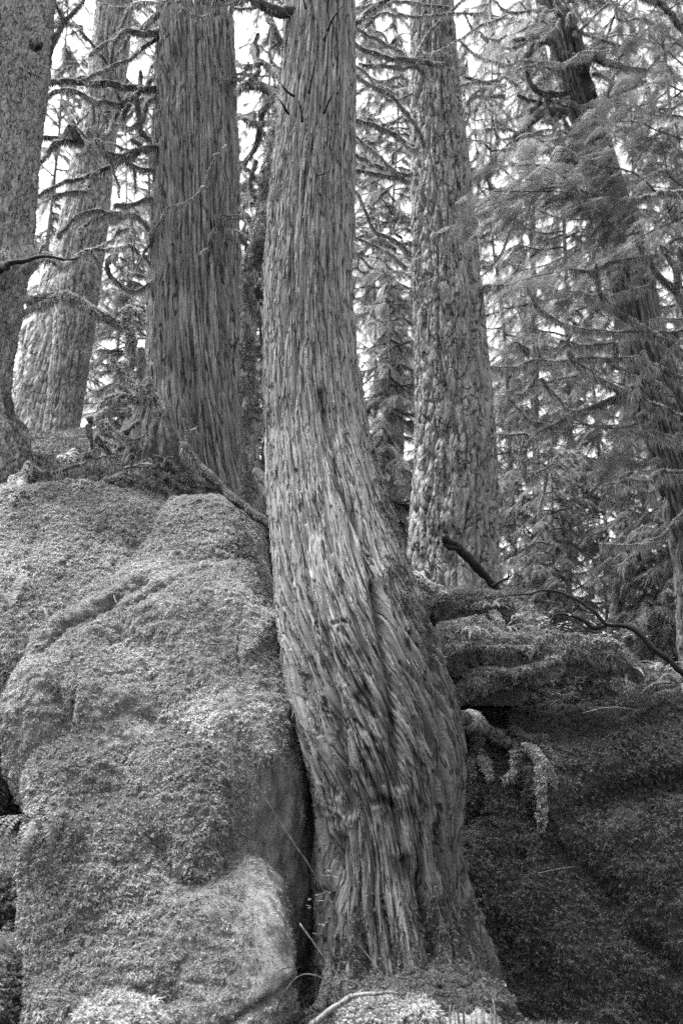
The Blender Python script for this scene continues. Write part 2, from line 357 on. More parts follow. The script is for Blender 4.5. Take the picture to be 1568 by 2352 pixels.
# ------------------------------------------------------------------ boulders and moss
def boulder(name, sl, mat, n=2.6, nth=330, dz=0.018, amp=(0.10, 0.045, 0.016), seed=0, bend=0.0, parent=None, extra=None, backd=0.9, sh=1.0):
    """sl rows (V, uL, uR, yf, yb); horizontal slices of a closed rock"""
    sl = np.array(sorted(sl, key=lambda r: -r[0]), float)
    uc = (sl[:, 1]+sl[:, 2])/2; z = at(uc, sl[:, 0], sl[:, 3])[:, 2]
    cy = sl[:, 3]+np.minimum(0.5*(sl[:, 4]-sl[:, 3]), backd); dep = cy*cp+(z-EYE)*sp
    xl = (sl[:, 1]-784)/FPX*dep; xr = (sl[:, 2]-784)/FPX*dep
    z = np.maximum.accumulate(z)+np.arange(len(z))*1e-3
    zz = np.arange(z[0], z[-1], dz)
    f = lambda q: crv(zz, z, q)[:, None]
    XL, XR, YF, YC, YB = f(xl), f(xr), f(sl[:, 3]), f(cy), f(sl[:, 4])
    s = (np.arange(nth)/nth-0.5)*2*pi; th = -pi/2+s-0.45*np.sin(s)
    TH, Z = np.meshgrid(th, zz); c, d = np.cos(TH), np.sin(TH)
    X = (XL+XR)/2+(XR-XL)/2*np.sign(c)*np.abs(c)**(2/n)
    Y = YC+np.where(d < 0, YC-YF, YB-YC)*np.sign(d)*np.abs(d)**(2/n)
    P = np.stack([X, Y, Z], -1)
    a = np.roll(P, -1, 1)-np.roll(P, 1, 1); b = np.gradient(P, axis=0); N = np.cross(a, b); N /= np.linalg.norm(N, axis=-1)[..., None]+1e-9
    D = (0.020*noise(P*[13, 13, 27], seed+8)+0.018*noise(P*[31, 31, 62], seed+9))*(sh(P) if callable(sh) else sh)+amp[0]*fbm(P, 1.3, 2, seed+1)+amp[0]*(1.5*np.abs(noise(P*[1.1, 1.1, 0.8], seed+6))+0.5*np.abs(noise(P*2.7, seed+7))-0.45)+amp[1]*fbm(P, 4, 3, seed+2)+amp[2]*fbm(P, 14, 3, seed+3)
    P = P+N*D[..., None]
    if extra is not None: P = extra(P, TH, Z, None, None)
    c_ = P[-1].mean(0); h_ = 0.12*np.linalg.norm(P[-1]-c_, axis=1).mean()
    P = np.concatenate([P, np.stack([P[-1]*(1-s_)+c_*s_+[0, 0, h_*s_*(2-s_)] for s_ in np.linspace(0, 0.97, 12)[1:]])]); zz = P[:, 0, 2]
    top = P[-1].mean(0); V = np.vstack([P.reshape(-1, 3), top[None]+[0, 0, 0.01]])
    k = (len(zz)-1)*nth; j = np.arange(nth)
    F3 = np.stack([k+j, k+(j+1) % nth, np.full(nth, len(V)-1)], -1)
    me = mesh(name, V, [grid_faces(len(zz), nth), F3], mat, True)
    return put(name, me, parent), P
def samples(P, dens, keep, jit=True, wrap=True, rng=R):
    """random points on a grid surface P (nr,nc,3) with normals; keep(points, normals) -> probability"""
    if wrap: P = np.concatenate([P, P[:, :1]], 1)
    A, B, C, D = P[:-1, :-1], P[:-1, 1:], P[1:, 1:], P[1:, :-1]
    N = np.cross(C-A, D-B); ar = np.linalg.norm(N, axis=-1)/2; Nn = N/(2*ar[..., None]+1e-12)
    q = (A+B+C+D)/4; pr = (ar*dens*keep(q, Nn)).ravel()
    cnt = rng.poisson(pr); idx = np.repeat(np.arange(len(pr)), cnt)
    s, t = rng.random((2, len(idx), 1)); f = lambda a: a.reshape(-1, 3)[idx]
    pts = f(A)*(1-s)*(1-t)+f(B)*s*(1-t)+f(C)*s*t+f(D)*(1-s)*t
    return pts, f(Nn)
def tufts(pts, N, nl, ll, w, out=0.6, droop=0.8, spread=0.7, rng=R, lift=0.0, clumpf=16.0):
    """leafy moss: nl narrow leaflets fanning from each point, outward and drooping"""
    pts = pts[:]; gap = noise(pts*[17, 17, 34], 39)+0.6*noise(pts*[41, 41, 70], 49); kp = gap > -0.13-0.25*rng.random(len(pts)); pts, N = pts[kp], N[kp]
    n = len(pts)
    cl = np.clip(1+1.6*noise(pts*clumpf, 9)+0.9*noise(pts*clumpf*0.3, 19), 0.25, 1.9)*np.clip(1+1.5*noise(pts*2.1, 59), 0.6, 1.3); cl = np.minimum(cl, 1.9)
    base = pts+N*(lift*np.clip(noise(pts*clumpf, 9)*2+noise(pts*clumpf*2.3, 29)*1.2, 0, 1.2))[:, None]
    d = N*out+[0, 0, -droop]+rng.normal(size=(n, 3))*0.25
    T = []
    for k in range(nl):
        e = d+rng.normal(size=(n, 3))*spread; e /= np.linalg.norm(e, axis=1)[:, None]
        sd = np.cross(e, N)+rng.normal(size=(n, 3))*0.4; sd /= np.linalg.norm(sd, axis=1)[:, None]+1e-9
        l_ = (ll*(0.5+rng.random(n))*cl)[:, None]; ww = (w*(0.6+0.8*rng.random(n)))[:, None]
        b = base+rng.normal(size=(n, 3))*ll*0.25
        T.append(np.stack([b-sd*ww, b+sd*ww, b+e*l_], 1))
    return np.concatenate(T)
def facing(q, N, m=0.15):
    v = q-np.array([0, 0, EYE]); v /= np.linalg.norm(v, axis=-1)[..., None]
    s = -(N*v).sum(-1); U, V, _ = pix(q)
    return ((s > -m) & (U > -160) & (U < 1730) & (V < 2460) & (V > -100)).astype(float)

# ------------------------------------------------------------------ fronds and conifers
def frond_proto(nt=11, droop=0.35, seed=0, sub=0, w=0.03):
    """flat drooping spray of unit length along +x, built of narrow leaf triangles"""
    r = np.random.default_rng(seed); T = []
    ax = lambda t: np.array([t, 0, -droop*t*t])
    ts = np.linspace(0, 1, 5)
    for a, b in zip(ts[:-1], ts[1:]):
        A, B = ax(a), ax(b); T.append([A+[0, -w*.35, 0], A+[0, w*.35, 0], B])
    for i in range(nt):
        t = 0.08+0.9*i/nt
        for s in (-1, 1):
            L = (0.36 if sub else 0.24)*(1-t)**0.6*(0.7+0.6*r.random())+0.05; ang = radians(48+14*r.random()); A = ax(t)+[0, 0, 0]
            e = np.array([cos(ang), s*sin(ang), -0.15-0.5*r.random()]); B = A+e*L
            n = np.array([-sin(ang), s*cos(ang), 0])*w
            if sub:
                T.append([A-n*.3, A+n*.3, B])
                for j in range(sub):
                    q = 0.15+0.8*j/sub
                    for s2 in (-1, 1):
                        a2 = ang*s+s2*radians(50); C = A+e*L*q; l2 = L*0.38*(1-q)**0.5+0.015
                        e2 = np.array([cos(a2), sin(a2), -0.25-0.3*r.random()]); n2 = np.array([-sin(a2), cos(a2), 0])*w*0.45
                        T.append([C-n2, C+n2, C+e2*l2])
            else: T.append([A-n, A+n, B])
    return np.array(T)
FP = [frond_proto(16, 0.35+0.15*k, k, 0, 0.021) for k in range(5)]
FN = [frond_proto(12, 0.2+0.12*k, k+9, 5, 0.020) for k in range(4)]
def place(protos, O, X, Zv, S, rng=R):
    """copies of the protos at O with axis X, up Zv, scale S"""
    X = X/np.linalg.norm(X, axis=1)[:, None]; Y = np.cross(Zv, X); Y /= np.linalg.norm(Y, axis=1)[:, None]+1e-9; Z = np.cross(X, Y)
    Mx = np.stack([X, Y, Z], 1)*S[:, None, None]; k = rng.integers(0, len(protos), len(O)); out = []
    for i, p in enumerate(protos):
        m = k == i
        if m.any(): out.append((np.einsum('tvi,nij->ntvj', p, Mx[m])+O[m][:, None, None]).reshape(-1, 3, 3))
    return np.concatenate(out)
def conifer_meshes(seed, H, L0, nl=100, nf=20, fs=0.6, h0=0.06, dens=1.0, rt=0.07, leaf='leaf'):
    """one conifer at the origin: trunk mesh, crown mesh (limbs with drooping sprays)"""
    r = np.random.default_rng(seed)
    zz = np.linspace(0, H, 60); a = np.arange(14)/14*2*pi
    rad = rt*(1-zz/H*0.93)+rt*0.5*np.exp(-zz*2); cx = noise(np.stack([zz*0.15, 0*zz, 0*zz], -1), seed)*0.7; cyy = noise(np.stack([zz*0.15, 0*zz+9, 0*zz], -1), seed)*0.7
    P = np.stack([cx[:, None]+rad[:, None]*np.cos(a), cyy[:, None]+rad[:, None]*np.sin(a), zz[:, None]+0*a], -1); P[..., 0] += noise(P*3, 3)*0.05
    tm = mesh('trunk', P.reshape(-1, 3), [grid_faces(60, 14), (np.arange(14)+59*14)[None]], M['farbark'], True, {'grain': P.reshape(-1, 3)})
    Vs, Fs, base = [], [], 0; O, X, Zu, Sc = [], [], [], []; LT = []
    for i in range(nl):
        h = H*(h0+(1-h0)*((i+r.random())/nl)**0.9*0.98); az = r.random()*2*pi; L = L0*(0.35+0.65*(1-h/H)**0.8)*(0.6+0.5*r.random())
        t = np.linspace(0, 1, 9); d = np.array([cos(az), sin(az), 0]); sidev = np.array([-sin(az), cos(az), 0])
        dz = L*(0.18*r.random()*t-(0.25+0.35*r.random())*t**1.8+0.05*np.sin(t*7+r.random()*6))
        C = np.array([np.interp(h, zz, cx), np.interp(h, zz, cyy), h])+d*(t*L)[:, None]+[0, 0, 1]*dz[:, None]+sidev*(0.12*L*np.sin(t*4+r.random()*6)*t)[:, None]
        v, f, _ = tube_geo(C, np.linspace(0.028, 0.005, 9)*(L/2)**0.5, 4, 0.1, i); Vs.append(v); Fs.append(f+base); base += len(v)
        n = int(nf*L/L0*1.4*dens)+2; s = 0.03+0.97*r.random(n); q = np.stack([np.interp(s, t, C[:, k]) for k in range(3)], -1)
        sg = r.choice([-1, 1], n)[:, None]; dirs = d*(0.5+0.5*r.random((n, 1)))+sidev*sg*(0.3+0.8*r.random((n, 1)))+[0, 0, 1]*(-0.15-0.45*r.random((n, 1)))
        O.append(q); X.append(dirs); Zu.append(np.array([0, 0, 1.0])+r.normal(size=(n, 3))*0.35); Sc.append(fs*(0.5+0.8*r.random(n))*(0.6+0.4*(1-h/H)))
    O, X, Zu, Sc = map(np.concatenate, (O, X, Zu, Sc))
    T = place(FP, O, X, Zu, Sc, r)
    V = np.vstack([np.vstack(Vs), T.reshape(-1, 3)]); F4 = np.vstack(Fs); F3 = np.arange(len(T)*3).reshape(-1, 3)+base
    cm = mesh('crown', V, [F4, F3], [M['limb'], M[leaf]], False, {'grain': V}, np.concatenate([np.zeros(len(F4)), np.ones(len(F3))]))
    return tm, cm

def peel(P, twist_fn, n, zr, lmin, lmax, w, mat, parent, rng=R):
    """loose bark slivers lying along the grain of a trunk surface P (rows by height)"""
    nr, nc = P.shape[:2]; zz = P[:, :, 2].mean(1); V, F, Gs = [], [], []
    s = (np.arange(nc)/nc-0.5)*2*pi; th = -pi/2+s-0.6*np.sin(s); dzr = (zz[-1]-zz[0])/(nr-1); K = 7
    for i in range(n):
        z0 = rng.uniform(*zr); t0 = rng.uniform(-pi-0.1, 0.1); ln = rng.uniform(lmin, lmax); zs = z0+np.linspace(0, ln, K); ts = t0-(twist_fn(zs)-twist_fn(z0))
        ri = np.clip(((zs-zz[0])/dzr).astype(int), 1, nr-2); ci = np.clip(np.searchsorted(th, ts), 1, nc-2)
        Q = P[ri, ci]; C = P[ri].mean(1); N = Q-C; N[:, 2] = 0; N /= np.linalg.norm(N, axis=1)[:, None]
        T = np.gradient(Q, axis=0); T /= np.linalg.norm(T, axis=1)[:, None]; Sd = np.cross(T, N)
        Q = C+N*np.convolve(np.pad((((Q-C)[:, :2]**2).sum(1))**0.5, 1, 'edge'), [.25, .5, .25], 'valid')[:, None]*1.0
        lift = 0.004+rng.uniform(0.004, 0.022)*(1-np.linspace(0, 1, K))**2; ww = w*rng.uniform(0.5, 1.2)*np.sin(np.linspace(0.35, pi-0.15, K))
        a = Q+N*lift[:, None]-Sd*ww[:, None]; b = Q+N*(lift+0.5*ww)[:, None]; c = Q+N*lift[:, None]+Sd*ww[:, None]; e = Q-N*0.01
        k = len(V)*0+sum(len(x) for x in V); V.append(np.stack([a, b, c, e], 1).reshape(-1, 3)); F.append(grid_faces(K, 4)+k); Gs.append(np.stack([a, b, c, e], 1).reshape(-1, 3)+rng.normal(size=3)*0.3*[1, 1, 0.2])
    V = np.vstack(V); return put('peeling_bark', mesh('peeling_bark', V, np.vstack(F), M[mat], False, {'grain': np.vstack(Gs)}), parent)
def web(parent, box, Y, n, r, fork=3, rng=R, drift=(0, 0), moss=1.2, step=34):
    """a web of crooked, forking mossy branches inside a window of the view, at distance Y"""
    u0, v0, u1, v1 = box
    for i in range(n):
        u, v = rng.uniform(u0, u1), rng.uniform(v0, v1); a = rng.choice([0, pi])+rng.normal()*0.6; pts = [(u, v)]
        for k in range(rng.integers(3, 7)):
            a += rng.normal()*0.55; u += cos(a)*step*rng.uniform(0.6, 1.3); v += sin(a)*step*0.8+drift[1]; pts.append((u, v))
        y = Y+rng.uniform(-0.8, 0.8); limb(parent, pts, y, y+rng.uniform(-0.4, 0.4), r*rng.uniform(0.7, 1.3), r*0.45, moss=moss, wig=0.05, hang=(0.02, 0.09), wob=0.02)
        for f in range(fork):
            j = rng.integers(1, len(pts)); q = pts[j]; b = rng.uniform(0, 2*pi); p2 = [q]
            for k in range(rng.integers(2, 4)):
                b += rng.normal()*0.5; p2.append((p2[-1][0]+cos(b)*step*0.6, p2[-1][1]+sin(b)*step*0.6))
            limb(parent, p2, y, y+rng.uniform(-0.3, 0.3), r*0.6, r*0.3, moss=moss, wig=0.03, hang=(0.02, 0.07), wob=0.02)
# ------------------------------------------------------------------ the ground: one sheet, flat near the camera, a bank up to the terrace the trees stand on
PL = ([-80, 6.9, 8.3, 8.8, 11, 14, 25, 90, 900], [0, 0, 2.9, 3.75, 4.75, 5.6, 7, 9, 9])
PM = ([-80, 7.3, 8.6, 10, 12, 16, 25, 90, 900], [0, 0, 2.6, 3.72, 4.0, 4.0, 4.2, 5, 5])
PR = ([-80, 5.6, 6.6, 8.5, 9.2, 10.5, 12, 16, 30, 90, 900], [0, 0, -0.9, -0.3, 2.2, 2.75, 3.15, 2.9, 2.0, 1, 1])
def ground_z(x, y):
    a, b, c = (crv(y, *p) for p in (PL, PM, PR))
    t1 = sst(-2.0, -0.7, x); t2 = sst(0.2, 1.0, x)
    t3 = sst(1.95, 2.6, x); c = c*(1-t3)+crv(y, *PX)*t3
    return (a*(1-t1)+b*t1)*(1-t2)+c*t2
PX = ([-80, 5.6, 6.6, 8.5, 9.2, 10.5, 12, 16, 30, 90, 900], [0, 0, -0.9, -0.3, 2.0, 1.9, 1.6, 1.2, 0.5, 0, 0])
def axis(lo, hi, a, b, step, far):
    return np.concatenate([-np.geomspace(-a, -lo, far)[::-1][:-1] if a < 0 else np.linspace(lo, a, far)[:-1], np.arange(a, b, step), np.geomspace(b, hi, far)])
gx = np.concatenate([-np.geomspace(6, 900, 24)[::-1], np.arange(-5.9, 8, 0.05), np.geomspace(8, 900, 24)])
gy = np.concatenate([np.linspace(-60, 3.5, 12), np.arange(3.6, 16, 0.05), np.geomspace(16, 900, 40)])
GX, GY = np.meshgrid(gx, gy); G3 = np.stack([GX, GY, 0*GX], -1)
near = sst(40, 14, np.hypot(GX, GY-6))
GZ = ground_z(GX, GY)+near*(0.16*fbm(G3, 1.1, 2, 3)+0.09*fbm(G3, 3.7, 3, 8)+0.05*fbm(G3, 11, 2, 9))+(1-near)*fbm(G3, 0.03, 2, 8)*1.5
GP = np.stack([GX, GY, GZ], -1)
g = put('ground', mesh('ground', GP.reshape(-1, 3), grid_faces(len(gy), len(gx), False), M['soil'], True)); tag(g, kind='structure')
def gz(x, y):
    i = np.clip(np.searchsorted(gy, y), 0, len(gy)-1); j = np.clip(np.searchsorted(gx, x), 0, len(gx)-1); return float(GZ[i, j])

# ------------------------------------------------------------------ boulders
def mossed(o, P, dens, mat, nl=5, ll=0.0115, w=0.0034, keep=None, out=0.6, droop=0.8, lift=0.014, name='moss', cf=26.0, m=0.15):
    k = (lambda q, N: facing(q, N, m)*keep(q, N)) if keep else (lambda q, N: facing(q, N, m))
    pts, N = samples(P, dens, k)
    print(name, o.name, len(pts))
    mo = put(name, tris_mesh(name, tufts(pts, N, nl, ll, w, out, droop, 0.7, lift=lift, clumpf=cf), M[mat]), o); tag(mo, kind='stuff')
def lowmask(f, seed, lo, hi): return lambda q, N: sst(lo, hi, fbm(q, f, 3, seed))
b, P = boulder('mossy_boulder', [(1092, -150, 330, 8.75, 9.6), (1104, -210, 372, 8.5, 9.6), (1125, -260, 400, 8.25, 9.6), (1200, -300, 440, 7.9, 9.6), (1300, -320, 440, 7.5, 9.5), (1400, -320, 410, 7.25, 9.3), (1500, -320, 330, 7.1, 9.2), (1700, -320, 300, 7.0, 9), (2330, -320, 250, 6.9, 9)], M['rock'], seed=1)
tag(b, 'broad pale moss covered boulder sloping up to the rooty bank', 'boulder', 'boulders around the big cedar')
mossed(b, P, 16000, 'mossa')
b, P = boulder('mossy_boulder', [(1132, 425, 535, 8.6, 9.2), (1142, 395, 562, 8.4, 9.3), (1162, 372, 590, 8.2, 9.3), (1200, 350, 606, 8.0, 9.3), (1260, 320, 612, 7.75, 9.3), (1330, 300, 618, 7.6, 9.2), (1500, 280, 620, 7.4, 9), (2250, 280, 640, 7.2, 9)], M['rock'], seed=2, amp=(0.06, 0.04, 0.016))
tag(b, 'rounded moss hump between the second cedar and the big cedar', 'boulder', 'boulders around the big cedar')
mossed(b, P, 16000, 'mossa')
def bareC(q):
    U, V, _ = pix(q); edge = 560+10*np.sin(V/40)+25*noise(q*5, 3)
    return sst(edge, edge+25, U)*sst(1690, 1780, V)
def keepC(q, N):
    b_ = bareC(q); return (1-b_)+b_*0.10*sst(0.0, 0.3, noise(q*6, 8))
def bareE(q):
    U, V, _ = pix(q); return sst(510, 570, U+90*noise(q*5, 3)-0.05*(V-2000))*sst(2330, 2290, V+0.35*(U-600))
def keepE(q, N):
    b_ = bareE(q); return (1-b_)+b_*0.16*sst(-0.1, 0.3, noise(q*7, 9))
crease = carve([([(150, 1455), (175, 1560), (160, 1650), (185, 1720)], 0.012, 0.05), ([(330, 1370), (345, 1450), (335, 1540), (370, 1640)], 0.010, 0.035), ([(185, 1560), (300, 1545), (345, 1560)], 0.010, 0.03), ([(560, 1380), (545, 1500), (570, 1640)], 0.010, 0.035), ([(200, 1300), (330, 1262), (380, 1240)], 0.02, 0.05), ([(215, 1402), (300, 1388), (400, 1330), (510, 1290)], 0.025, 0.07), ([(120, 1600), (150, 1700), (170, 1850)], 0.07, 0.07), ([(230, 1390), (330, 1330), (430, 1290), (520, 1270), (600, 1275)], 0.05, 0.05), ([(420, 1290), (520, 1280), (590, 1290)], 0.03, 0.05), ([(330, 1560), (380, 1700), (360, 1850), (420, 1960)], 0.10, 0.07),
                ([(80, 1500), (140, 1440), (200, 1420), (260, 1370), (330, 1340)], 0.035, 0.09), ([(250, 1480), (400, 1500), (420, 1620)], 0.16, 0.09), ([(300, 1640), (430, 1700), (480, 1800)], 0.05, 0.06), ([(640, 1400), (600, 1430), (560, 1500)], 0.06, -0.04), ([(300, 2010), (350, 2040), (400, 2045)], 0.07, 0.1), ([(480, 1500), (540, 1640), (600, 1730)], 0.07, -0.07)])
b, P = boulder('mossy_boulder', [(1268, 440, 580, 7.75, 8.6), (1280, 350, 606, 7.6, 8.7), (1310, 280, 618, 7.4, 8.8), (1350, 220, 626, 7.2, 8.8), (1400, 165, 632, 7.0, 8.7), (1500, 98, 645, 6.68, 8.5), (1600, 62, 672, 6.45, 8.4), (1700, 58, 698, 6.32, 8.3), (1800, 80, 722, 6.30, 8.2), (1900, 110, 734, 6.34, 8.2), (2000, 112, 738, 6.4, 8.2), (2200, 100, 735, 6.4, 8.2), (2330, 100, 715, 6.4, 8.2)],
              M['bare'], seed=3, n=3.3, nth=420, extra=crease, sh=lambda P: 1-0.85*bareC(P), amp=(0.09, 0.03, 0.014))
tag(b, 'tall round shouldered boulder thick with moss leaning against the big cedar', 'boulder', 'boulders around the big cedar')
mossed(b, P, 17000, 'moss', keep=keepC, ll=0.0105, lift=0.014)
b, P = boulder('mossy_boulder', [(1640, 240, 480, 6.55, 7.4), (1680, 150, 530, 6.38, 7.5), (1730, 110, 550, 6.26, 7.5), (1800, 98, 558, 6.15, 7.5), (1880, 108, 560, 6.03, 7.4), (1960, 112, 556, 5.94, 7.4), (2040, 112, 548, 5.86, 7.4), (2120, 114, 535, 5.75, 7.3), (2220, 112, 530, 5.62, 7.3), (2320, 112, 520, 5.52, 7.2), (2440, 110, 500, 5.5, 7.2)], M['rock'], seed=3, n=6, nth=420, amp=(0.09, 0.03, 0.014), extra=carve([([(370, 1950), (400, 2040), (470, 2060)], 0.07, 0.09), ([(250, 1700), (300, 1850), (340, 1960)], 0.09, 0.06)]))
tag(b, 'shaggy moss covered boulder with a square pale edge above the low slab', 'boulder', 'boulders around the big cedar')
mossed(b, P, 16000, 'mossl', ll=0.0105, lift=0.016, droop=0.9)
b, P = boulder('mossy_boulder', [(1975, 480, 580, 6.3, 6.9), (1992, 430, 606, 6.12, 7.1), (2018, 400, 632, 5.98, 7.2), (2050, 380, 654, 5.88, 7.2), (2100, 360, 665, 5.78, 7.1), (2170, 340, 671, 5.68, 7.1), (2260, 300, 677, 5.58, 7), (2352, 280, 682, 5.52, 7), (2460, 280, 690, 5.48, 7)], M['bare'], seed=5, n=6, nth=320, amp=(0.05, 0.03, 0.008), sh=lambda P: 1-0.85*bareE(P), extra=carve([([(690, 2240), (640, 2290), (560, 2330), (500, 2370)], 0.02, 0.06), ([(560, 2010), (640, 2050), (655, 2150), (672, 2260)], 0.02, -0.02)]))
tag(b, 'low pale slab with a bare stone corner beside the trunk base', 'boulder', 'boulders around the big cedar')
mossed(b, P, 16000, 'mossl', keep=keepE, ll=0.0095, lift=0.01)
for sl, lab, sd in (([(1400, -250, 30, 7.4, 8), (1450, -260, 85, 7.15, 8), (1520, -260, 78, 6.95, 8), (1600, -260, 58, 6.75, 7.9), (1700, -260, 52, 6.6, 7.8), (1800, -260, 60, 6.5, 7.7), (1850, -260, 58, 6.5, 7.6), (1885, -260, 35, 6.6, 7.4)], 'dim mossy boulder above the dark hollow and the hanging fern', 11),
                    ([(1905, -250, 30, 6.7, 7.4), (1925, -260, 70, 6.4, 7.5), (1955, -260, 105, 6.2, 7.5), (2010, -260, 124, 6.05, 7.4), (2090, -260, 118, 5.95, 7.3), (2150, -260, 95, 5.9, 7.2), (2300, -260, 80, 5.9, 7.2)], 'squat mossy boulder carrying the hanging fern below the dark hollow', 12),
                    ([(2160, -250, 10, 5.8, 6.6), (2180, -260, 50, 5.65, 6.6), (2230, -260, 78, 5.5, 6.5), (2300, -260, 90, 5.45, 6.5), (2440, -260, 98, 5.4, 6.4)], 'lowest mossy boulder beside the black cleft at the ground', 13)):
    b, P = boulder('mossy_boulder', sl, M['rock'], seed=sd, nth=200, amp=(0.05, 0.04, 0.02))
    tag(b, lab, 'boulder', 'boulders around the big cedar'); mossed(b, P, 7500, 'mossm', ll=0.014, lift=0.05)
# the dark rock face beyond the big cedar
faceX = carve([([(1190, 1900), (1300, 1880), (1430, 1830), (1560, 1800)], 0.10, 0.10), ([(1250, 1930), (1300, 1990), (1420, 2060)], 0.09, 0.10), ([(1400, 2080), (1440, 2150), (1500, 2190), (1568, 2230)], 0.07, 0.09), ([(1100, 1680), (1150, 1780), (1180, 1860)], 0.12, 0.14),
               ([(1160, 1640), (1260, 1630), (1330, 1600), (1420, 1590)], 0.05, 0.10), ([(1130, 1660), (1090, 1780), (1080, 1900)], 0.10, 0.15), ([(1190, 1960), (1200, 2000)], 0.06, 0.08)])
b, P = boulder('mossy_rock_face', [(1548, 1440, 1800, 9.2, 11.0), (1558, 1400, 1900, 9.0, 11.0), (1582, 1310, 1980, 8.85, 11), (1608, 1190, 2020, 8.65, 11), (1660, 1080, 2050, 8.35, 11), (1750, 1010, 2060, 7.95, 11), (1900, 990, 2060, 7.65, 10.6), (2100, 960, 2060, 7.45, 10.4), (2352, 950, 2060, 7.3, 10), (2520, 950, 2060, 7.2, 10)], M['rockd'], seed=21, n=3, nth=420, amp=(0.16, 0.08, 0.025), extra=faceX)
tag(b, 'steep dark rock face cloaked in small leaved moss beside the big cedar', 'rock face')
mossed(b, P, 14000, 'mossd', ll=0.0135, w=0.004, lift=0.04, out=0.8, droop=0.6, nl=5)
b, P = boulder('mossy_boulder', [(1418, 1060, 1110, 8.75, 9.3), (1430, 1030, 1140, 8.6, 9.3), (1450, 990, 1160, 8.45, 9.3), (1490, 980, 1190, 8.3, 9.3), (1620, 980, 1190, 8.3, 9.3)], M['rockd'], seed=22, nth=140, amp=(0.04, 0.03, 0.02))
tag(b, 'small dim mossy mound between the long shelf and the rough trunk', 'boulder', 'boulders around the big cedar'); mossed(b, P, 8000, 'mossm')
# mossy root shelves (fat lumpy logs lying across)
def mlog(name, pts, Y0, Y1, rads, label, cat, mat='rockd', moss='mossm', dens=8000, group=None, ll=0.026, seed=0, lump=0.35, keep=None, squash=1.0):
    pts = np.array(pts, float); n = len(pts); Y = np.linspace(Y0, Y1, n); Q = at(pts[:, 0], pts[:, 1], Y)
    X = resample(np.hstack([Q, np.array(rads, float)[:, None]*depth(Q)[:, None]/FPX]), 0.03); P, rad = X[:, :3], np.maximum(X[:, 3], 0.004)
    V, F, caps = tube_geo(P, rad, 60, lump, seed+70); V = V+0.02*np.stack([noise(V*9, seed+1), noise(V*9, seed+2), noise(V*9, seed+3)], -1)*2
    o = put(name, mesh(name, V, [F, caps], M[mat], True, {'grain': V})); tag(o, label, cat, group)
    if moss:
        GPt = V.reshape(len(P), 60, 3)
        kk = lambda q, N: facing(q, N, 0.2)*(keep(q, N) if keep else 1)
        p, N = samples(GPt, dens, kk); c = P[np.argmin(((p[:, None, ::]-P[None])**2).sum(-1), 1)] if len(p)*len(P) < 3e7 else p-N
        s = np.sign((N*(p-c)).sum(1))[:, None]; N = N*np.where(s == 0, 1, s)
        mo = put('moss', tris_mesh('moss', tufts(p, N, 5, ll, 0.0045, 0.6, 0.8, 0.7, lift=0.02), M[moss]), o); tag(mo, kind='stuff')
    return o
mlog('mossy_root_shelf', [(1000, 1500), (1050, 1500), (1130, 1508), (1230, 1503), (1300, 1503), (1390, 1512), (1440, 1528), (1475, 1560)], 8.35, 8.55, [60, 66, 56, 42, 40, 36, 26, 8], 'long sagging mossy shelf of roots above the black slot in the rock', 'root shelf', seed=1, lump=0.28, dens=9000)
mlog('mossy_root_shelf', [(950, 1385), (1010, 1398), (1070, 1396), (1130, 1398), (1165, 1420), (1185, 1450)], 9.3, 9.1, [22, 34, 36, 36, 26, 12], 'short mossy shelf of roots under the foot of the rough barked trunk', 'root shelf', seed=2, lump=0.3, dens=9000)
mlog('mossy_root_shelf', [(1040, 1610), (1075, 1580), (1130, 1556), (1200, 1540), (1290, 1540)], 8.15, 8.35, [16, 26, 26, 20, 8], 'drooping mossy lip hanging under the long root shelf', 'root shelf', seed=3, dens=9000)

# ------------------------------------------------------------------ the big trees
base = lambda u, v, Y: at(u, v, Y)
def tree_root(name, u, v, Y, label, cat, group=None): return empty(name, at(u, v, Y), label, cat, group)
# the big cedar
T1 = tree_root('cedar_tree', 900, 2290, 6.3, 'biggest pale cedar with a twisted swollen base wedged between mossy rocks', 'tree', 'large trees on the bank')
sl = [(-900, 668, 806, 7.8), (-400, 662, 808, 7.75), (0, 655, 813, 7.7), (100, 652, 815, 7.7), (200, 645, 817, 7.7), (300, 634, 815, 7.7), (400, 624, 812, 7.68), (500, 614, 811, 7.66), (600, 608, 811, 7.64), (700, 606, 813, 7.62), (800, 606, 821, 7.6), (900, 606, 832, 7.55), (1000, 607, 848, 7.5), (1100, 611, 876, 7.42), (1200, 617, 908, 7.33), (1300, 624, 942, 7.24), (1400, 634, 982, 7.15), (1500, 650, 1016, 7.05), (1600, 668, 1040, 6.95), (1700, 684, 1060, 6.86), (1760, 700, 1062, 6.8), (1830, 718, 1056, 6.74), (1880, 726, 1052, 6.7), (1950, 730, 1054, 6.65), (2050, 724, 1066, 6.58), (2130, 722, 1088, 6.52), (2200, 722, 1112, 6.46), (2290, 715, 1142, 6.4), (2380, 705, 1175, 6.35)]
zV = lambda V, Y: at(0, V, Y)[2]
def tw1(z): return 0.85*sst(zV(2100, 6.5), zV(1300, 7.2), z)
def fl1(t, z):
    low = sst(zV(1250, 7.3), zV(1650, 6.9), z); foot = sst(zV(1950, 6.65), zV(2300, 6.4), z)
    return low*(0.035*np.sin(5*t+0.8)+0.02*np.sin(9*t+2+z))+foot*(0.07*np.sin(8*t+1.5)+0.04*np.sin(13*t+z*2))
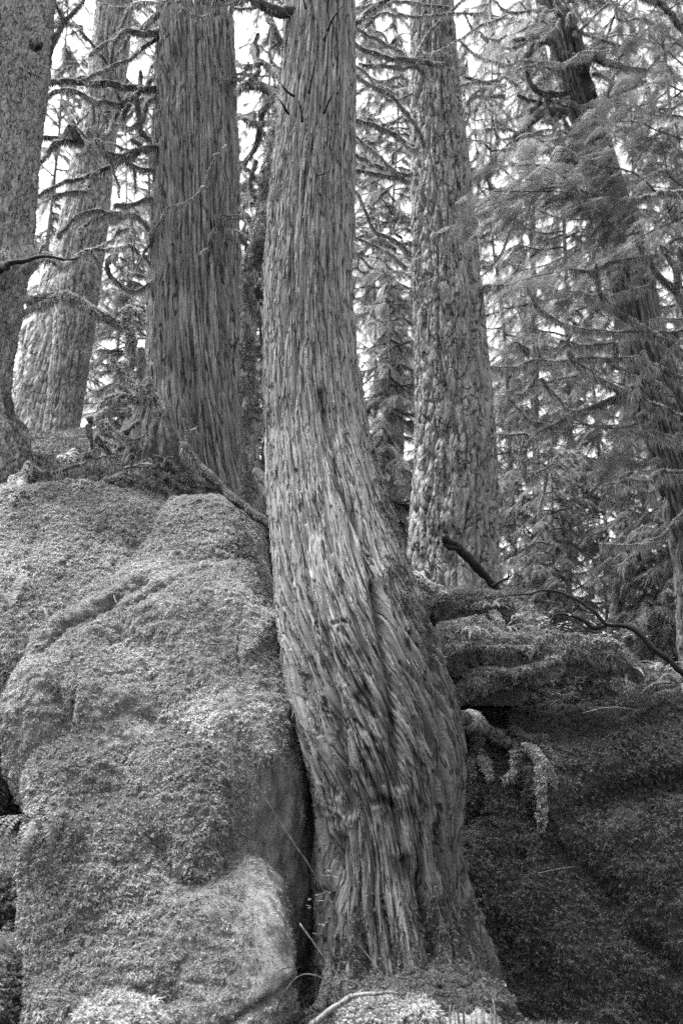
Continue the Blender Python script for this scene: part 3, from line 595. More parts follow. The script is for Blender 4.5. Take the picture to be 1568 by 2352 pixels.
def bark1(G):
    z = G[..., 2]; low = sst(zV(1150, 7.3), zV(1500, 7.0), z)
    kn = np.exp(-((z-zV(1865, 6.5))/0.07)**2)*sst(-0.25, 0.25, noise(G*3, 75))
    return cedar_bark(G+np.stack([noise(G*9, 77), noise(G*9, 78), noise(G*7, 79)], -1)*0.05*kn[..., None], 0.75+0.75*low)-kn*0.008*(1+4*noise(G*14, 80))+low*0.02*noise(G*[5, 5, 0.8], 81)
cv = carve([([(735, 900), (745, 960), (770, 1040), (775, 1110), (800, 1170), (835, 1240), (850, 1310), (862, 1350)], 0.020, 0.075), ([(862, 1350), (870, 1420), (885, 1500), (900, 1600), (905, 1700), (915, 1800)], 0.035, 0.09), ([(776, 1500), (794, 1540)], 0.011, 0.04), ([(823, 1500), (852, 1551)], 0.011, 0.04), ([(838, 1576), (888, 1648)], 0.011, 0.04), ([(769, 1590), (798, 1673)], 0.011, 0.04), ([(812, 1601), (863, 1648)], 0.011, 0.04), ([(751, 1504), (791, 1569)], 0.011, 0.04), ([(715, 1511), (751, 1637)], 0.011, 0.04), ([(920, 1522), (996, 1601)], 0.011, 0.04), ([(935, 1446), (964, 1489)], 0.011, 0.04), ([(816, 1655), (863, 1705)], 0.011, 0.04), ([(760, 1690), (800, 1790)], 0.011, 0.04), ([(840, 1720), (880, 1800)], 0.011, 0.04), ([(950, 1650), (975, 1780)], 0.011, 0.04), ([(680, 1080), (700, 1200)], 0.011, 0.04), ([(720, 1150), (760, 1270)], 0.011, 0.04), ([(700, 1330), (730, 1440)], 0.011, 0.04),
            ([(880, 1100), (900, 1200), (905, 1290), (870, 1330)], 0.06, -0.02), ([(765, 1432), (785, 1426), (803, 1430)], 0.012, 0.03), ([(800, 1490), (840, 1570), (860, 1640)], 0.02, 0.04),
            ([(825, 1600), (880, 1700), (900, 1800)], 0.025, 0.04),
            ([(745, 1450), (770, 1600), (790, 1750), (800, 1860)], 0.03, 0.05), ([(700, 1560), (730, 1700), (770, 1820)], 0.035, 0.06), ([(985, 1420), (1000, 1560), (1020, 1700), (1000, 1850)], 0.02, 0.03),
            ([(1000, 1900), (1005, 1960), (1015, 2000)], 0.018, 0.08), ([(860, 1845), (880, 1835), (905, 1850)], 0.02, 0.06), ([(780, 1930), (800, 2050), (830, 2150), (840, 2250)], 0.04, 0.07),
            ([(930, 1980), (980, 2100), (1000, 2200), (1010, 2270)], 0.035, 0.08), ([(740, 2050), (770, 2150), (775, 2230)], 0.03, 0.06), ([(900, 2060), (930, 2150), (960, 2230)], 0.05, -0.05), ([(1020, 2080), (1060, 2170), (1090, 2240)], 0.03, 0.05), ([(880, 1870), (905, 1960), (960, 2060)], 0.02, -0.03)])
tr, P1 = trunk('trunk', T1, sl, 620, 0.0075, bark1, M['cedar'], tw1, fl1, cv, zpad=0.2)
def keepT1(q, N):
    U, V, _ = pix(q); e = np.interp(V, [900, 1100, 1200, 1300, 1400, 1500, 1700], [818, 846, 856, 864, 905, 965, 1050])+18*noise(q*6, 2)
    a = sst(e, e+30, U)*sst(940, 1050, V)*sst(1750, 1500, V)*0.9
    f = sst(2020, 2200, V+120*noise(q*3, 5))*0.75+sst(1980, 2060, V)*sst(940, 1000, U)*0.4
    return np.clip(a+f, 0, 1)*sst(-0.25, 0.1, noise(q*5, 6)+0.1)
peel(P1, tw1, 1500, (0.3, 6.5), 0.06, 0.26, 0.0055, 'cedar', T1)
p, N = samples(P1, 11000, lambda q, N: facing(q, N, 0.1)*keepT1(q, N))
tag(put('moss', tris_mesh('moss', tufts(p, N, 4, 0.014, 0.004, 0.6, 0.7, 0.7, lift=0.015), M['mossd']), T1), kind='stuff')
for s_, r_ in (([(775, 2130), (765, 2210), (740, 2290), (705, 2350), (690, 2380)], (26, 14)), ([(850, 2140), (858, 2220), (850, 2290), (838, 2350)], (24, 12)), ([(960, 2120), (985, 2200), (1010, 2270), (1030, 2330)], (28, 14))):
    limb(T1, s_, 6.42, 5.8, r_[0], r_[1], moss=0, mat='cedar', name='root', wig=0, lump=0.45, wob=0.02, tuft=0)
# second cedar
T2 = tree_root('cedar_tree', 480, 1150, 10, 'straight fluted grey cedar with crossing thin dead branch, standing on the mossy bank', 'tree', 'large trees on the bank')
sl = [(-900, 374, 520, 10), (-400, 366, 530, 10), (0, 361, 536, 10), (300, 357, 547, 10), (500, 350, 552, 10), (620, 345, 556, 10), (700, 343, 560, 10), (900, 341, 569, 10), (960, 342, 575, 10), (1000, 346, 580, 10), (1100, 360, 592, 9.98), (1170, 372, 612, 9.95), (1240, 380, 640, 9.9)]
def fl2(t, z): return 0.035*np.sin(7*t+1)+0.02*np.sin(12*t+z*0.6)+sst(5.2, 4.2, z)*0.06*np.sin(6*t)
cv = carve([([(480, 560), (482, 700), (480, 800)], 0.03, 0.04), ([(430, 0), (428, 300), (425, 600)], 0.03, 0.03), ([(505, 300), (508, 600), (512, 900)], 0.02, 0.03), ([(400, 350), (405, 700), (398, 1000)], 0.03, 0.03), ([(450, 800), (455, 1000)], 0.03, 0.03)])
tr, P2 = trunk('trunk', T2, sl, 420, 0.011, lambda G: cedar_bark(G, 1.15, 0.8), M['cedar2'], lambda z: 0.06*z, fl2, cv, zpad=0.3)
# its root buttress, leaning out over the bank
sl = [(560, 358, 372, 10), (640, 352, 372, 10), (700, 347, 380, 9.98), (800, 342, 400, 9.95), (880, 330, 410, 9.9), (930, 305, 410, 9.85), (980, 283, 420, 9.75), (1040, 262, 440, 9.65), (1100, 240, 450, 9.6)]
trunk('root_buttress', T2, sl, 160, 0.015, lambda G: cedar_bark(G, 1.1, 0.8), M['limb'], None, None, None)
# rough barked hemlock
T3 = tree_root('hemlock_tree', 1040, 1340, 12, 'stout hemlock with deeply furrowed plated bark beside the charred snag', 'tree', 'large trees on the bank')
sl = [(-900, 950, 1018, 12), (-400, 945, 1030, 12), (0, 941, 1042, 12), (150, 941, 1052, 12), (300, 941, 1070, 12), (500, 943, 1092, 12), (700, 947, 1112, 12), (900, 950, 1131, 12), (1000, 950, 1138, 12), (1100, 946, 1142, 12), (1200, 939, 1145, 12), (1280, 933, 1147, 12), (1350, 925, 1155, 12), (1420, 915, 1170, 12)]
tr, P3 = trunk('trunk', T3, sl, 380, 0.013, lambda G: plate_bark(G, 1.45, 10.0, 0.26), M['hemlock'], None, None, None, fl=0.5, zpad=0.4)
# near tree at the edge
T4 = tree_root('spruce_tree', 10, 990, 9, 'rough scaly spruce cut by the frame edge with dark knots', 'tree', 'large trees on the bank')
sl = [(-600, -160, 150, 8.6), (-200, -140, 133, 8.65), (0, -128, 121, 8.7), (100, -125, 112, 8.7), (200, -125, 105, 8.75), (300, -124, 93, 8.8), (400, -122, 84, 8.8), (500, -120, 76, 8.85), (560, -118, 68, 8.85), (680, -116, 52, 8.9), (764, -116, 38, 8.95), (864, -118, 25, 9.0), (914, -122, 23, 9.0), (960, -128, 35, 9.0), (1000, -140, 62, 9.0), (1040, -150, 70, 9)]
tr, P4 = trunk('trunk', T4, sl, 360, 0.011, lambda G: scale_bark(G, 1.5), M['spruce'], None, None, carve([([(82, 95), (88, 105)], 0.08, -0.03), ([(15, 610), (55, 600)], 0.13, -0.12)]), zpad=0.4)
# leaning fir behind
T5 = tree_root('fir_tree', 100, 985, 13, 'distant fir with flaky bark and a wide sloping foot', 'tree', 'large trees on the bank')
sl = [(-600, 270, 330, 13), (-200, 240, 318, 13), (0, 222, 306, 13), (100, 212, 298, 13), (200, 200, 288, 13), (350, 168, 264, 13), (500, 140, 251, 13), (564, 128, 243, 13), (664, 92, 228, 13), (764, 66, 216, 13), (864, 42, 200, 13), (930, 28, 186, 13), (1000, 18, 176, 13), (1050, 10, 176, 13)]
trunk('trunk', T5, sl, 260, 0.016, lambda G: plate_bark(G, 0.9, 12, 0.35), M['fir'], None, None, None, zpad=0.5)
T6 = tree_root('fir_tree', 135, 985, 12.4, 'straight dark fir trunk in front of the wide footed fir', 'tree', 'large trees on the bank')
sl = [(-400, 262, 312, 12.4), (0, 226, 296, 12.4), (200, 206, 280, 12.4), (350, 182, 262, 12.4), (500, 160, 250, 12.4), (564, 140, 241, 12.4), (664, 132, 228, 12.4), (764, 124, 215, 12.4), (864, 114, 200, 12.4), (930, 108, 190, 12.4), (1000, 98, 182, 12.4), (1050, 92, 185, 12.4)]
trunk('trunk', T6, sl, 240, 0.016, lambda G: plate_bark(G, 1.0, 12, 0.3), M['spruce'], None, None, None, zpad=0.5)
# leaning cedar on the far side
T7 = tree_root('cedar_tree', 1560, 1300, 14, 'leaning cedar behind bare mossy limbs, streaked and half hidden by sprays', 'tree', 'large trees on the bank')
sl = [(-500, 1110, 1155, 14), (0, 1229, 1292, 14), (50, 1243, 1314, 14), (100, 1258, 1338, 14), (200, 1282, 1362, 14), (310, 1320, 1396, 14), (450, 1350, 1440, 14), (564, 1378, 1482, 14), (764, 1415, 1525, 14), (964, 1464, 1596, 14), (1164, 1520, 1680, 14), (1330, 1550, 1740, 14), (1500, 1560, 1790, 14)]
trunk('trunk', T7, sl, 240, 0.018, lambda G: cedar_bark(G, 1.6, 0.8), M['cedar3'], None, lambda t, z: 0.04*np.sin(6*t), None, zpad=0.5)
# mossy crooked tree between the two cedars
T8 = tree_root('mossy_tree', 575, 1100, 9.2, 'crooked moss coated tree squeezed between the two cedars', 'tree', 'large trees on the bank')
sl = [(-200, 668, 720, 8.9), (60, 660, 720, 8.9), (165, 648, 715, 8.9), (300, 618, 690, 8.9), (400, 600, 670, 8.95), (480, 590, 655, 9.0), (560, 572, 632, 9.0), (600, 562, 612, 9.1), (650, 560, 602, 9.1), (720, 556, 590, 9.2), (800, 552, 585, 9.2), (900, 556, 590, 9.2), (1100, 556, 596, 9.2), (1180, 552, 600, 9.2)]
tr, P8 = trunk('trunk', T8, sl, 120, 0.02, lambda G: scale_bark(G, 1.2)+0.03*noise(G*6, 5), M['spruce'], None, None, None)
p, N = samples(P8, 5000, lambda q, N: facing(q, N, 0.2)*sst(-0.3, 0.1, noise(q*7, 4)))
tag(put('moss', tris_mesh('moss', tufts(p, N, 4, 0.025, 0.005, 0.6, 0.8, 0.7, lift=0.02), M['mossm']), T8), kind='stuff')
# slim trees seen past the ledge and between trunks
for (u0, v0, u1, v1, w0, w1, Y, lab) in ((1408, 1560, 1436, 900, 44, 30, 17, 'slim far trunk rising behind the arched bare branch'), (905, 1400, 888, 690, 40, 50, 16, 'bushy dead topped tree trunk glimpsed between big cedar and hemlock'), (1230, 1420, 1215, 300, 20, 14, 22, 'thin dim trunk just past the hemlock')):
    t = tree_root('slender_tree', u0, v0, Y, lab, 'tree', 'slim trunks in the distance')
    trunk('trunk', t, [(v0+60, u0-w0/2-4, u0+w0/2+4, Y), (v0, u0-w0/2, u0+w0/2, Y), ((v0+v1)/2, (u0+u1)/2-w1/2+6, (u0+u1)/2+w1/2+6, Y), (v1, u1-w1/2, u1+w1/2, Y), (v1-(30 if w1 == 50 else 500), u1-w1/4, u1+w1/4, Y)], 60, 0.05, lambda G: scale_bark(G, 1.5), M['farbark'], None, None, None, zpad=1)

bpy.context.view_layer.update(); DG = bpy.context.evaluated_depsgraph_get()
def land(u, v, Y):
    """distance at which the sight line through (u, v) meets what is already built, or Y"""
    a = (u-784)/FPX; b = (1176-v)/FPX; d = Vector((a, cp-b*sp, sp+b*cp)).normalized()
    h = SC.ray_cast(DG, Vector((0, 0, EYE)), d)
    return h[1].y if h[0] and abs(h[1].y-Y) < 1.6 else Y
# ------------------------------------------------------------------ limbs of the big trees
L = lambda par, s, Y0, Y1, r0, r1, **k: limb(par, s, Y0, Y1, r0, r1, **k)
# second cedar: bare mossy limbs reaching towards the spruce
for s, r0, r1, Y1, m in (('730,402 620,405 500,385 380,380 280,370 210,380', 9, 6, 9.4, 'a'), ('735,405 650,410 560,480 480,465 420,460 380,435 300,410 240,425 205,460', 7, 3.5, 9.2, 'b'),
                      ('405,460 430,530 440,600 480,690', 5, 4, 9.2, 'c'), ('730,770 640,775 560,730 480,690 440,640', 4.5, 4, 9.2, 'b'), ('730,670 700,680 640,690 560,720 470,695 380,665 280,640 190,620', 7, 5, 9.4, 'b'),
                      ('640,700 560,740 480,775 400,810 300,835 220,870 165,905', 6, 3, 9.1, 'b'), ('730,640 690,640 650,600 640,520 630,430', 7, 6, 9.6, 'b'), ('730,170 640,220 610,260 550,290 480,320 440,340 375,360', 5, 3, 9.4, 'b'),
                      ('735,150 650,150 590,140 530,180 480,200 410,250', 8, 3, 9.5, 'b'), ('640,145 670,110 730,60', 7, 6, 9.8, 'b'), ('560,490 540,520 500,600 450,650 350,720', 5, 3, 9.2, 'b'), ('520,760 410,840 380,880 300,890 240,900', 6, 4, 9.3, 'b'),
                      ('730,890 700,905 640,930 580,940 525,940', 4, 5.5, 9.5, 'b'), ('700,1060 640,1000 600,985 500,985 440,995 380,1040 370,1065', 3, 4, 9.3, 'b'), ('600,985 510,975 420,975 340,1010 270,1090', 3.5, 4.5, 9.2, 'b'),
                      ('560,470 520,400 510,330 530,180 590,30', 4, 2, 9.6, 'b'), ('500,300 440,230 380,150 330,90', 4, 2, 9.6, 'b'), ('640,410 640,370 640,320', 6, 4, 9.6, 'c'), ('670,410 690,370 705,340', 6, 4, 9.6, 'c'), ('600,480 560,560 600,590 640,570', 6, 4, 9.6, 'c'),
                      ('560,720 600,700 650,670 600,640', 5, 4, 9.6, 'c'), ('380,665 330,580 290,640', 7, 7, 9.4, 'c'), ('365,655 340,600 315,570', 7, 5, 9.4, 'c'), ('300,640 230,690 180,750', 5, 3, 9.3, 'c'), ('715,440 670,480 660,560', 6, 4, 9.6, 'c'),
                      ('600,160 560,220 520,260', 4, 2, 9.6, 'c'), ('480,690 520,770 545,850 550,910', 2, 1.2, 9.4, 'c'), ('610,760 620,820 620,880', 2, 1.5, 9.6, 'c'), ('275,640 250,660 180,740', 4, 2, 9.2, 'c')):
    L(T2, Z1(s), 10.0 if m == 'a' else 9.9 if m == 'b' else 9.5, Y1, r0*1.0, r1, moss=1.0, wig=0.12)
L(T2, Z1('735,1075 690,1060 690,1120 660,1170 690,1225'), 9.9, 9.7, 3, 3, moss=0.4)
L(T2, Z1('690,1062 740,1010 770,960 850,930 930,860 960,780 1000,700 1040,670'), 9.3, 9.25, 3.0, 1.2, moss=0.5, name='dead_branch', hang=(0.01, 0.04), start=at(352, 540, 10))
L(T2, Z1('960,870 945,862 925,866'), 9.25, 9.2, 2.5, 3, moss=1.5, name='dead_branch', hang=(0.01, 0.04)); L(T2, Z1('1010,705 990,708 975,716'), 9.25, 9.2, 2.5, 2.5, moss=1.5, name='dead_branch', hang=(0.01, 0.04))
L(T2, Z3('700,160 680,178 620,208 570,195 525,160 500,110 500,70 525,48 538,45'), 9.8, 9.2, 3.5, 6, moss=1.4, hang=(0.02, 0.07), wig=0)
web(T2, (150, 20, 330, 640), 10.6, 13, 3.2, 2); web(T8, (560, 40, 600, 700), 9.8, 8, 3.2, 2, step=24)
# spruce: dark broken stubs and an upward limb
L(T4, Z1('200,330 225,270 245,200 290,100 370,20 400,-40'), 8.8, 8.9, 9, 3, moss=0.8, wig=0); L(T4, Z1('290,100 280,60 250,0 240,-30'), 8.9, 9, 4, 3, moss=0.8, wig=0)
L(T4, Z1('40,1210 100,1205 160,1192 240,1183 300,1188 370,1183'), 8.0, 7.9, 15, 2, moss=0, mat='dark', name='broken_branch', wig=0, start=at(-10, 620, 8.9), lump=0.5)
L(T4, Z1('150,215 168,200 172,170 186,160'), 8.35, 8.1, 11, 4, moss=0.5, mat='dark', name='branch_stub', wig=0, lump=1.0); L(T4, Z1('150,335 175,350 200,352 212,340'), 8.35, 8.15, 5, 2, moss=0.3, mat='dark', name='branch_stub', wig=0, lump=0.8)
L(T4, Z1('215,390 210,440 200,520 190,560'), 9, 8.9, 5, 2, moss=1.5, wig=0); L(T4, Z3('40,700 60,780 90,815 130,850'), 8.9, 8.7, 10, 5, moss=1.2, name='root', wig=0)
# big cedar: thick limb, drooping tips, dead spikes
L(T1, Z1('1400,70 1320,60 1260,50 1200,20 1150,-20 1120,-60'), 7.6, 7.2, 17, 9, moss=1.0, wig=0, hang=(0.02, 0.06)); L(T1, Z1('1180,-20 1090,5 1020,40 960,70 900,80 850,50 825,20'), 7.3, 7.6, 5, 2, moss=1.0, wig=0)
L(T1, Z1('1160,-30 1000,-10 800,0 700,15 600,28 520,30 450,-10'), 7.3, 8.0, 5, 2.5, moss=1.0, wig=0); L(T1, Z1('1180,40 1100,48 1000,30 900,0'), 7.3, 7.5, 2.5, 1.2, moss=0.3, wig=0)
for s in ('1500,140 1530,80 1570,15', '1418,430 1432,350 1450,255', '1490,530 1510,470 1530,415', '1345,435 1310,405 1275,370', '1330,520 1300,485 1270,450', '1480,180 1495,150', '1440,770 1470,810 1510,790', '1410,40 1400,0 1390,-20', '1385,560 1382,500 1375,450'):
    L(T1, Z1(s), 7.32, 7.2, 3.2, 1.2, moss=0, mat='dark', name='dead_spike', wig=0, lump=0.4)
L(T1, [(765, 1432), (785, 1424), (805, 1420)], 6.72, 6.68, 5, 3, moss=0, mat='dark', name='branch_scar', wig=0)
# crooked tree limbs
for s, r0, r1 in (('1290,450 1265,440 1220,400 1150,390 1100,400', 12, 9), ('1270,450 1250,460 1210,510 1190,600 1170,680 1140,740 1095,745', 8, 4), ('1240,565 1180,565 1120,540 1090,530', 6, 3), ('1240,640 1230,630 1180,580', 6, 3), ('1120,390 1175,340 1178,290 1172,265', 5, 3), ('1130,390 1100,410 1080,430', 6, 4),
                  ('1200,820 1190,820 1140,780 1095,760', 6, 3), ('1170,1050 1160,1040 1130,990 1100,950', 6, 3), ('1170,1110 1150,1090 1100,1060', 6, 3), ('1310,220 1300,220 1260,130 1230,80', 7, 5), ('1150,1180 1180,1215 1215,1190 1200,1160', 9, 6), ('1140,300 1090,300 1085,280', 4, 3), ('1160,940 1140,900 1150,840 1110,860', 5, 4), ('1180,740 1150,820 1150,920 1120,960', 5, 4)):
    L(T8, Z1(s), 8.95, 9.4, r0, r1, moss=1.1, wig=0.05, hang=(0.02, 0.07))
L(T8, Z1('1205,1290 1190,1330 1212,1390 1205,1350'), 8.9, 8.9, 12, 10, moss=0.3, mat='dark', name='burl', wig=0, lump=0.7)
# hemlock: sagging mossy branches (upper part) and the small one on the bark
for s, r0, r1, Y0, Y1 in (('470,302 400,290 330,275 230,270 150,240 75,205 40,190', 8, 5, 11.4, 10.8), ('600,-40 400,150 330,270 260,230 150,170 60,115', 4, 3.5, 11.6, 10.8), ('330,265 340,300 400,360 430,410', 6, 4, 11.4, 11.2), ('385,680 340,570 290,510 220,440 140,400 60,340', 6, 4, 11.3, 10.6), ('350,690 250,620 180,590 140,570 50,550', 7, 6, 11.4, 10.6),
                        ('360,660 330,690 300,650', 5, 4, 11.2, 11.2), ('310,835 220,760 150,690 50,620', 4, 3, 11.4, 10.6), ('320,800 290,800 180,770 130,750 40,700', 5, 4, 11.5, 10.7), ('320,835 160,800 50,775', 5, 5, 11.5, 10.9), ('320,1165 220,1090 140,1050 100,930 50,860', 5.5, 3, 11.8, 10.8), ('300,1230 200,1150 60,1090', 4, 3, 11.9, 11), ('190,570 185,620 150,650 100,640', 5, 3, 11, 10.9),
                        ('650,60 500,65 300,72 200,60 60,90', 3, 2.5, 11.4, 10.6), ('350,265 450,230 540,180 640,120 760,60', 2.5, 2, 11.0, 10.8), ('40,120 75,100 130,50 200,0 240,-30', 6, 6, 10.4, 10.7), ('500,40 300,10 180,20 60,40', 4, 3, 11.4, 10.9), ('330,430 240,460 180,430 120,340 60,300', 3, 2, 11.6, 10.8), ('350,300 300,310 200,300 80,290', 5, 4, 11.5, 10.9),
                        ('560,350 630,370 720,390 760,385', 5, 3, 11.4, 11), ('570,480 600,440 650,405 720,390', 3, 2, 11.4, 11.2), ('540,190 600,240 680,280 760,290', 3, 3, 11.6, 11.2), ('370,1175 340,1195 320,1215', 3, 3, 11.3, 11.3), ('560,50 620,140 700,180 760,160', 3, 2, 11.6, 11.3), ('600,830 660,790 700,740 712,700', 3, 2, 11.8, 11.4), ('640,1100 700,1060 800,1020', 2.5, 1.5, 11.9, 11.2), ('650,1225 680,1220 740,1150 770,1050', 2.5, 2, 11.9, 11.4)):
    L(T3, Z2(s), Y0, Y1, r0*0.8, r1*0.8, moss=0.8, wig=0.1, hang=(0.02, 0.10), mm='lichen')
L(T3, Z4('330,225 320,210 370,180 440,145 435,105'), 11.2, 10.6, 3.5, 3.5, moss=1.3, wig=0); L(T3, Z4('650,200 690,190 740,180'), 11.8, 11.2, 6, 5, moss=1.2, wig=0)
web(T3, (830, 60, 930, 720), 13.0, 16, 3.4, 2, step=30); web(T3, (1070, 20, 1230, 420), 13.0, 9, 2.4, 2, step=40)
# leaning cedar limbs
for s, r0, r1 in (('960,160 920,160 860,175 780,185', 8, 4), ('960,190 925,190 870,230 830,290', 8, 6), ('1020,430 1000,430 930,430 880,400 855,350 845,320', 8, 4), ('1020,520 990,520 920,520 870,560 790,640', 12, 9), ('945,430 940,500 950,560', 8, 7), ('1110,310 1100,300 1150,260 1168,225', 15, 4), ('1120,290 1160,260 1220,290 1300,310 1400,325', 9, 4), ('1050,110 1070,90 1010,30 980,0', 7, 5), ('1000,50 900,50 760,50 700,0', 5, 2),
                  ('1060,100 1050,80 1045,70', 12, 6), ('1080,150 1100,150 1180,180 1280,210', 4, 3), ('1160,260 1200,200 1230,120 1290,-20', 3, 2), ('1060,160 1100,130 1240,0', 3, 2), ('1180,480 1240,440 1340,400 1460,260', 3, 1.5), ('1110,560 1100,620 1040,580 1020,530', 5, 4), ('1150,340 1200,350 1260,390', 3, 2), ('960,240 970,300 990,350', 3, 2), ('925,430 900,480 860,530 850,650', 6, 4), ('980,510 985,560 970,600', 5, 2), ('1240,290 1290,250 1330,190', 4, 2)):
    L(T7, Z2(s), 13.8, 13.0, r0, r1, moss=0.7, wig=0.1, hang=(0.02, 0.08))
web(T7, (1390, 20, 1540, 420), 13.2, 8, 2.6, 2, step=40)
# a tree rooted outside the frame whose bare mossy limbs reach in
T9 = tree_root('mossy_tree', 1760, 1560, 9.8, 'tree whose bare mossy limbs fan out before the leaning cedar', 'tree', 'large trees on the bank')
trunk('trunk', T9, [(-600, 1690, 1800, 9.8), (0, 1680, 1810, 9.8), (700, 1665, 1820, 9.8), (1300, 1650, 1840, 9.8), (1560, 1630, 1860, 9.8), (1700, 1620, 1870, 9.8)], 160, 0.02, lambda G: plate_bark(G, 1.3, 9, 0.3), M['hemlock'], None, None, None, zpad=0.4)
for s, r0, r1, Y1 in (('1780,400 1568,400 1440,400 1260,400 1100,385 1000,350 900,280 855,190', 6, 2.5, 9.2), ('1780,640 1568,500 1500,450 1420,400 1340,350 1260,310 1190,230 1170,150 1165,90', 9, 3.5, 9.4), ('1240,290 1190,250 1110,225', 4, 3, 9.3), ('1780,420 1600,320 1530,210 1470,160 1420,90 1370,0', 9, 5, 9.6),
                    ('1780,720 1568,620 1450,560 1370,525 1250,520 1100,525 960,535 880,530 780,555 680,562', 7, 2.5, 9.0), ('930,535 915,500 880,455', 5, 4.5, 9.1), ('880,480 850,475 795,450', 5, 4.5, 9.2), ('1780,860 1568,790 1480,750 1400,720 1330,680 1260,660 1180,610 1090,550 1040,480', 9, 5, 9.0), ('1370,670 1385,600 1388,490', 7, 5, 9.2), ('1360,640 1340,650 1330,655', 9, 8, 9.2),
                    ('1340,685 1250,710 1150,750 1050,780 1000,820 930,850 850,920 840,1080', 8, 4, 9.3), ('960,830 850,790 760,700', 4, 2, 9.5), ('1250,520 1250,450 1130,460 1000,440', 5, 4, 9.5), ('1780,1030 1568,1045 1460,1045 1400,1090 1330,1085 1210,1105', 8, 4, 9.2), ('1405,1085 1415,1110 1432,1135', 6, 6, 9.2), ('1780,890 1568,880 1500,880 1420,860 1310,860', 6, 4, 9.3),
                    ('1780,350 1540,335 1410,345', 4, 2, 9.6), ('1390,620 1450,640 1520,700', 6, 6, 9.4), ('1230,540 1300,580 1370,620', 4, 4, 9.3), ('1450,560 1500,480 1568,430', 3, 2, 9.5), ('1540,200 1540,120 1510,60 1470,0', 7, 5, 9.6), ('1620,150 1568,100 1550,0', 8, 7, 9.7), ('1190,100 1250,70 1380,50 1450,45', 3, 2, 9.6), ('1165,130 1120,115 1040,110', 2.5, 1.5, 9.6), ('1240,240 1330,210 1410,180', 2.5, 2, 9.8),
                    ('1060,410 1000,480 900,560 830,600', 2, 1, 9.3), ('1160,740 1050,760 980,690 920,600', 2.5, 1.2, 9.5), ('940,1045 930,1150 895,1240', 3, 1.2, 9.6), ('1010,960 930,1035 840,1075', 4, 2.5, 9.5), ('880,530 890,600 840,680 800,680', 5, 4, 9.4), ('840,900 820,960 830,1040', 5, 3, 9.5), ('720,870 800,872 930,870', 4, 4, 9.7)):
    L(T9, Z4(s), 9.8 if float(s.split(',')[0]) > 1700 else 9.3, Y1-0.3, r0*1.2, r1*1.2, moss=1.3, wig=0.05, hang=(0.02, 0.10))
L(T9, Z6('1780,-60 1568,90 1480,190 1400,240 1300,330 1270,345'), 9.8, 9.4, 7, 3, moss=0.9); L(T9, Z6('1410,235 1300,245 1180,245'), 9.5, 9.4, 3, 2, moss=0.8); L(T9, Z2('1800,250 1568,130 1500,60 1460,20 1360,-10'), 9.8, 9.4, 10, 6, moss=0.6)
b9, Pb, rb = L(T9, Z2('1800,860 1568,880 1480,885 1400,915 1330,925 1200,920 1120,890 1080,870'), 9.8, 9.0, 8, 6, moss=1.2)
# needle sprays on that tree: long drooping twig fans crossing in front of the hemlock
def sprays(parent, pts_list, Y0, Y1, n, fs, dirx, name='foliage', spreadz=0.22, mat='leafn', protos=None):
    O, X, Zu, Sc = [], [], [], []; tv = []; tf = []; bse = 0
    for pts in pts_list:
        P = poly3(pts, Y0, Y1, 0.1); P = resample(P, 0.05); m = int(n*len(P)*0.05)+3
        i = R.integers(0, len(P), m); q = P[i]+R.normal(size=(m, 3))*[0.06, 0.25, spreadz*0.4]
        T = np.gradient(P, axis=0)[i]; T /= np.linalg.norm(T, axis=1)[:, None]
        O.append(q); X.append(T*0.8+np.array(dirx)*0.6+R.normal(size=(m, 3))*[0.35, 0.6, 0.25]+[0, 0, -0.15]); Zu.append(np.array([0, -0.25, 1.0])+R.normal(size=(m, 3))*0.3); Sc.append(fs*(0.45+0.8*R.random(m)))
        v, f, _ = tube_geo(P, np.linspace(0.012, 0.004, len(P)), 5, 0.2, 3); tv.append(v); tf.append(f+bse); bse += len(v)
    T = place(protos or FN, *map(np.concatenate, (O, X, Zu, Sc))); V = np.vstack([np.vstack(tv), T.reshape(-1, 3)]); F4 = np.vstack(tf); F3 = np.arange(len(T)*3).reshape(-1, 3)+bse
    return put(name, mesh(name, V, [F4, F3], [M['limb'], M[mat]], False, {'grain': V}, np.concatenate([np.zeros(len(F4)), np.ones(len(F3))])), parent)
sprays(T9, [Z2('1240,915 1000,860 820,900 640,960 520,1050'), Z2('1180,905 1000,880 880,880 700,880'), Z2('1200,900 1230,800 1240,700 1200,600'), Z2('1080,870 1000,800 900,760 800,760'), Z2('1440,880 1380,820 1300,780 1150,760'), Z2('1400,900 1300,960 1180,1000 1050,1010')], 9.3, 8.9, 42, 0.30, (-0.6, 0, -0.2))
sprays(T9, [Z2('1568,860 1500,800 1480,700 1440,600'), Z2('1568,1000 1450,1050 1350,1100 1250,1140'), Z2('1568,640 1450,600 1350,560 1200,560'), Z2('1568,420 1450,380 1300,420'), Z2('1600,1080 1500,1120 1400,1200'), Z2('1568,300 1480,220 1400,150')], 11.2, 10.8, 34, 0.30, (-0.6, 0, -0.2))
sprays(T7, [Z2('1180,460 1100,600 1000,640 850,660'), Z2('1200,560 1100,680 950,700 800,720'), Z2('1150,760 1000,780 850,860 700,900'), Z2('1000,330 900,300 800,280 700,300'), Z2('1180,180 1300,160 1450,200'), Z2('1200,380 1300,440 1400,520'), Z2('960,100 850,130 700,200 600,280'), Z4('1240,60 1100,100 900,140 700,200'), Z4('1240,200 1100,220 900,260 700,300'), Z4('1300,420 1100,460 900,480 720,500'), Z4('1300,640 1100,600 900,640 720,680'), Z4('1400,820 1200,840 1000,800 800,800'), Z4('1450,1000 1300,960 1200,1000 1250,1100')], 13.7, 12.8, 32, 0.38, (-0.5, 0, -0.3), mat='leaf')

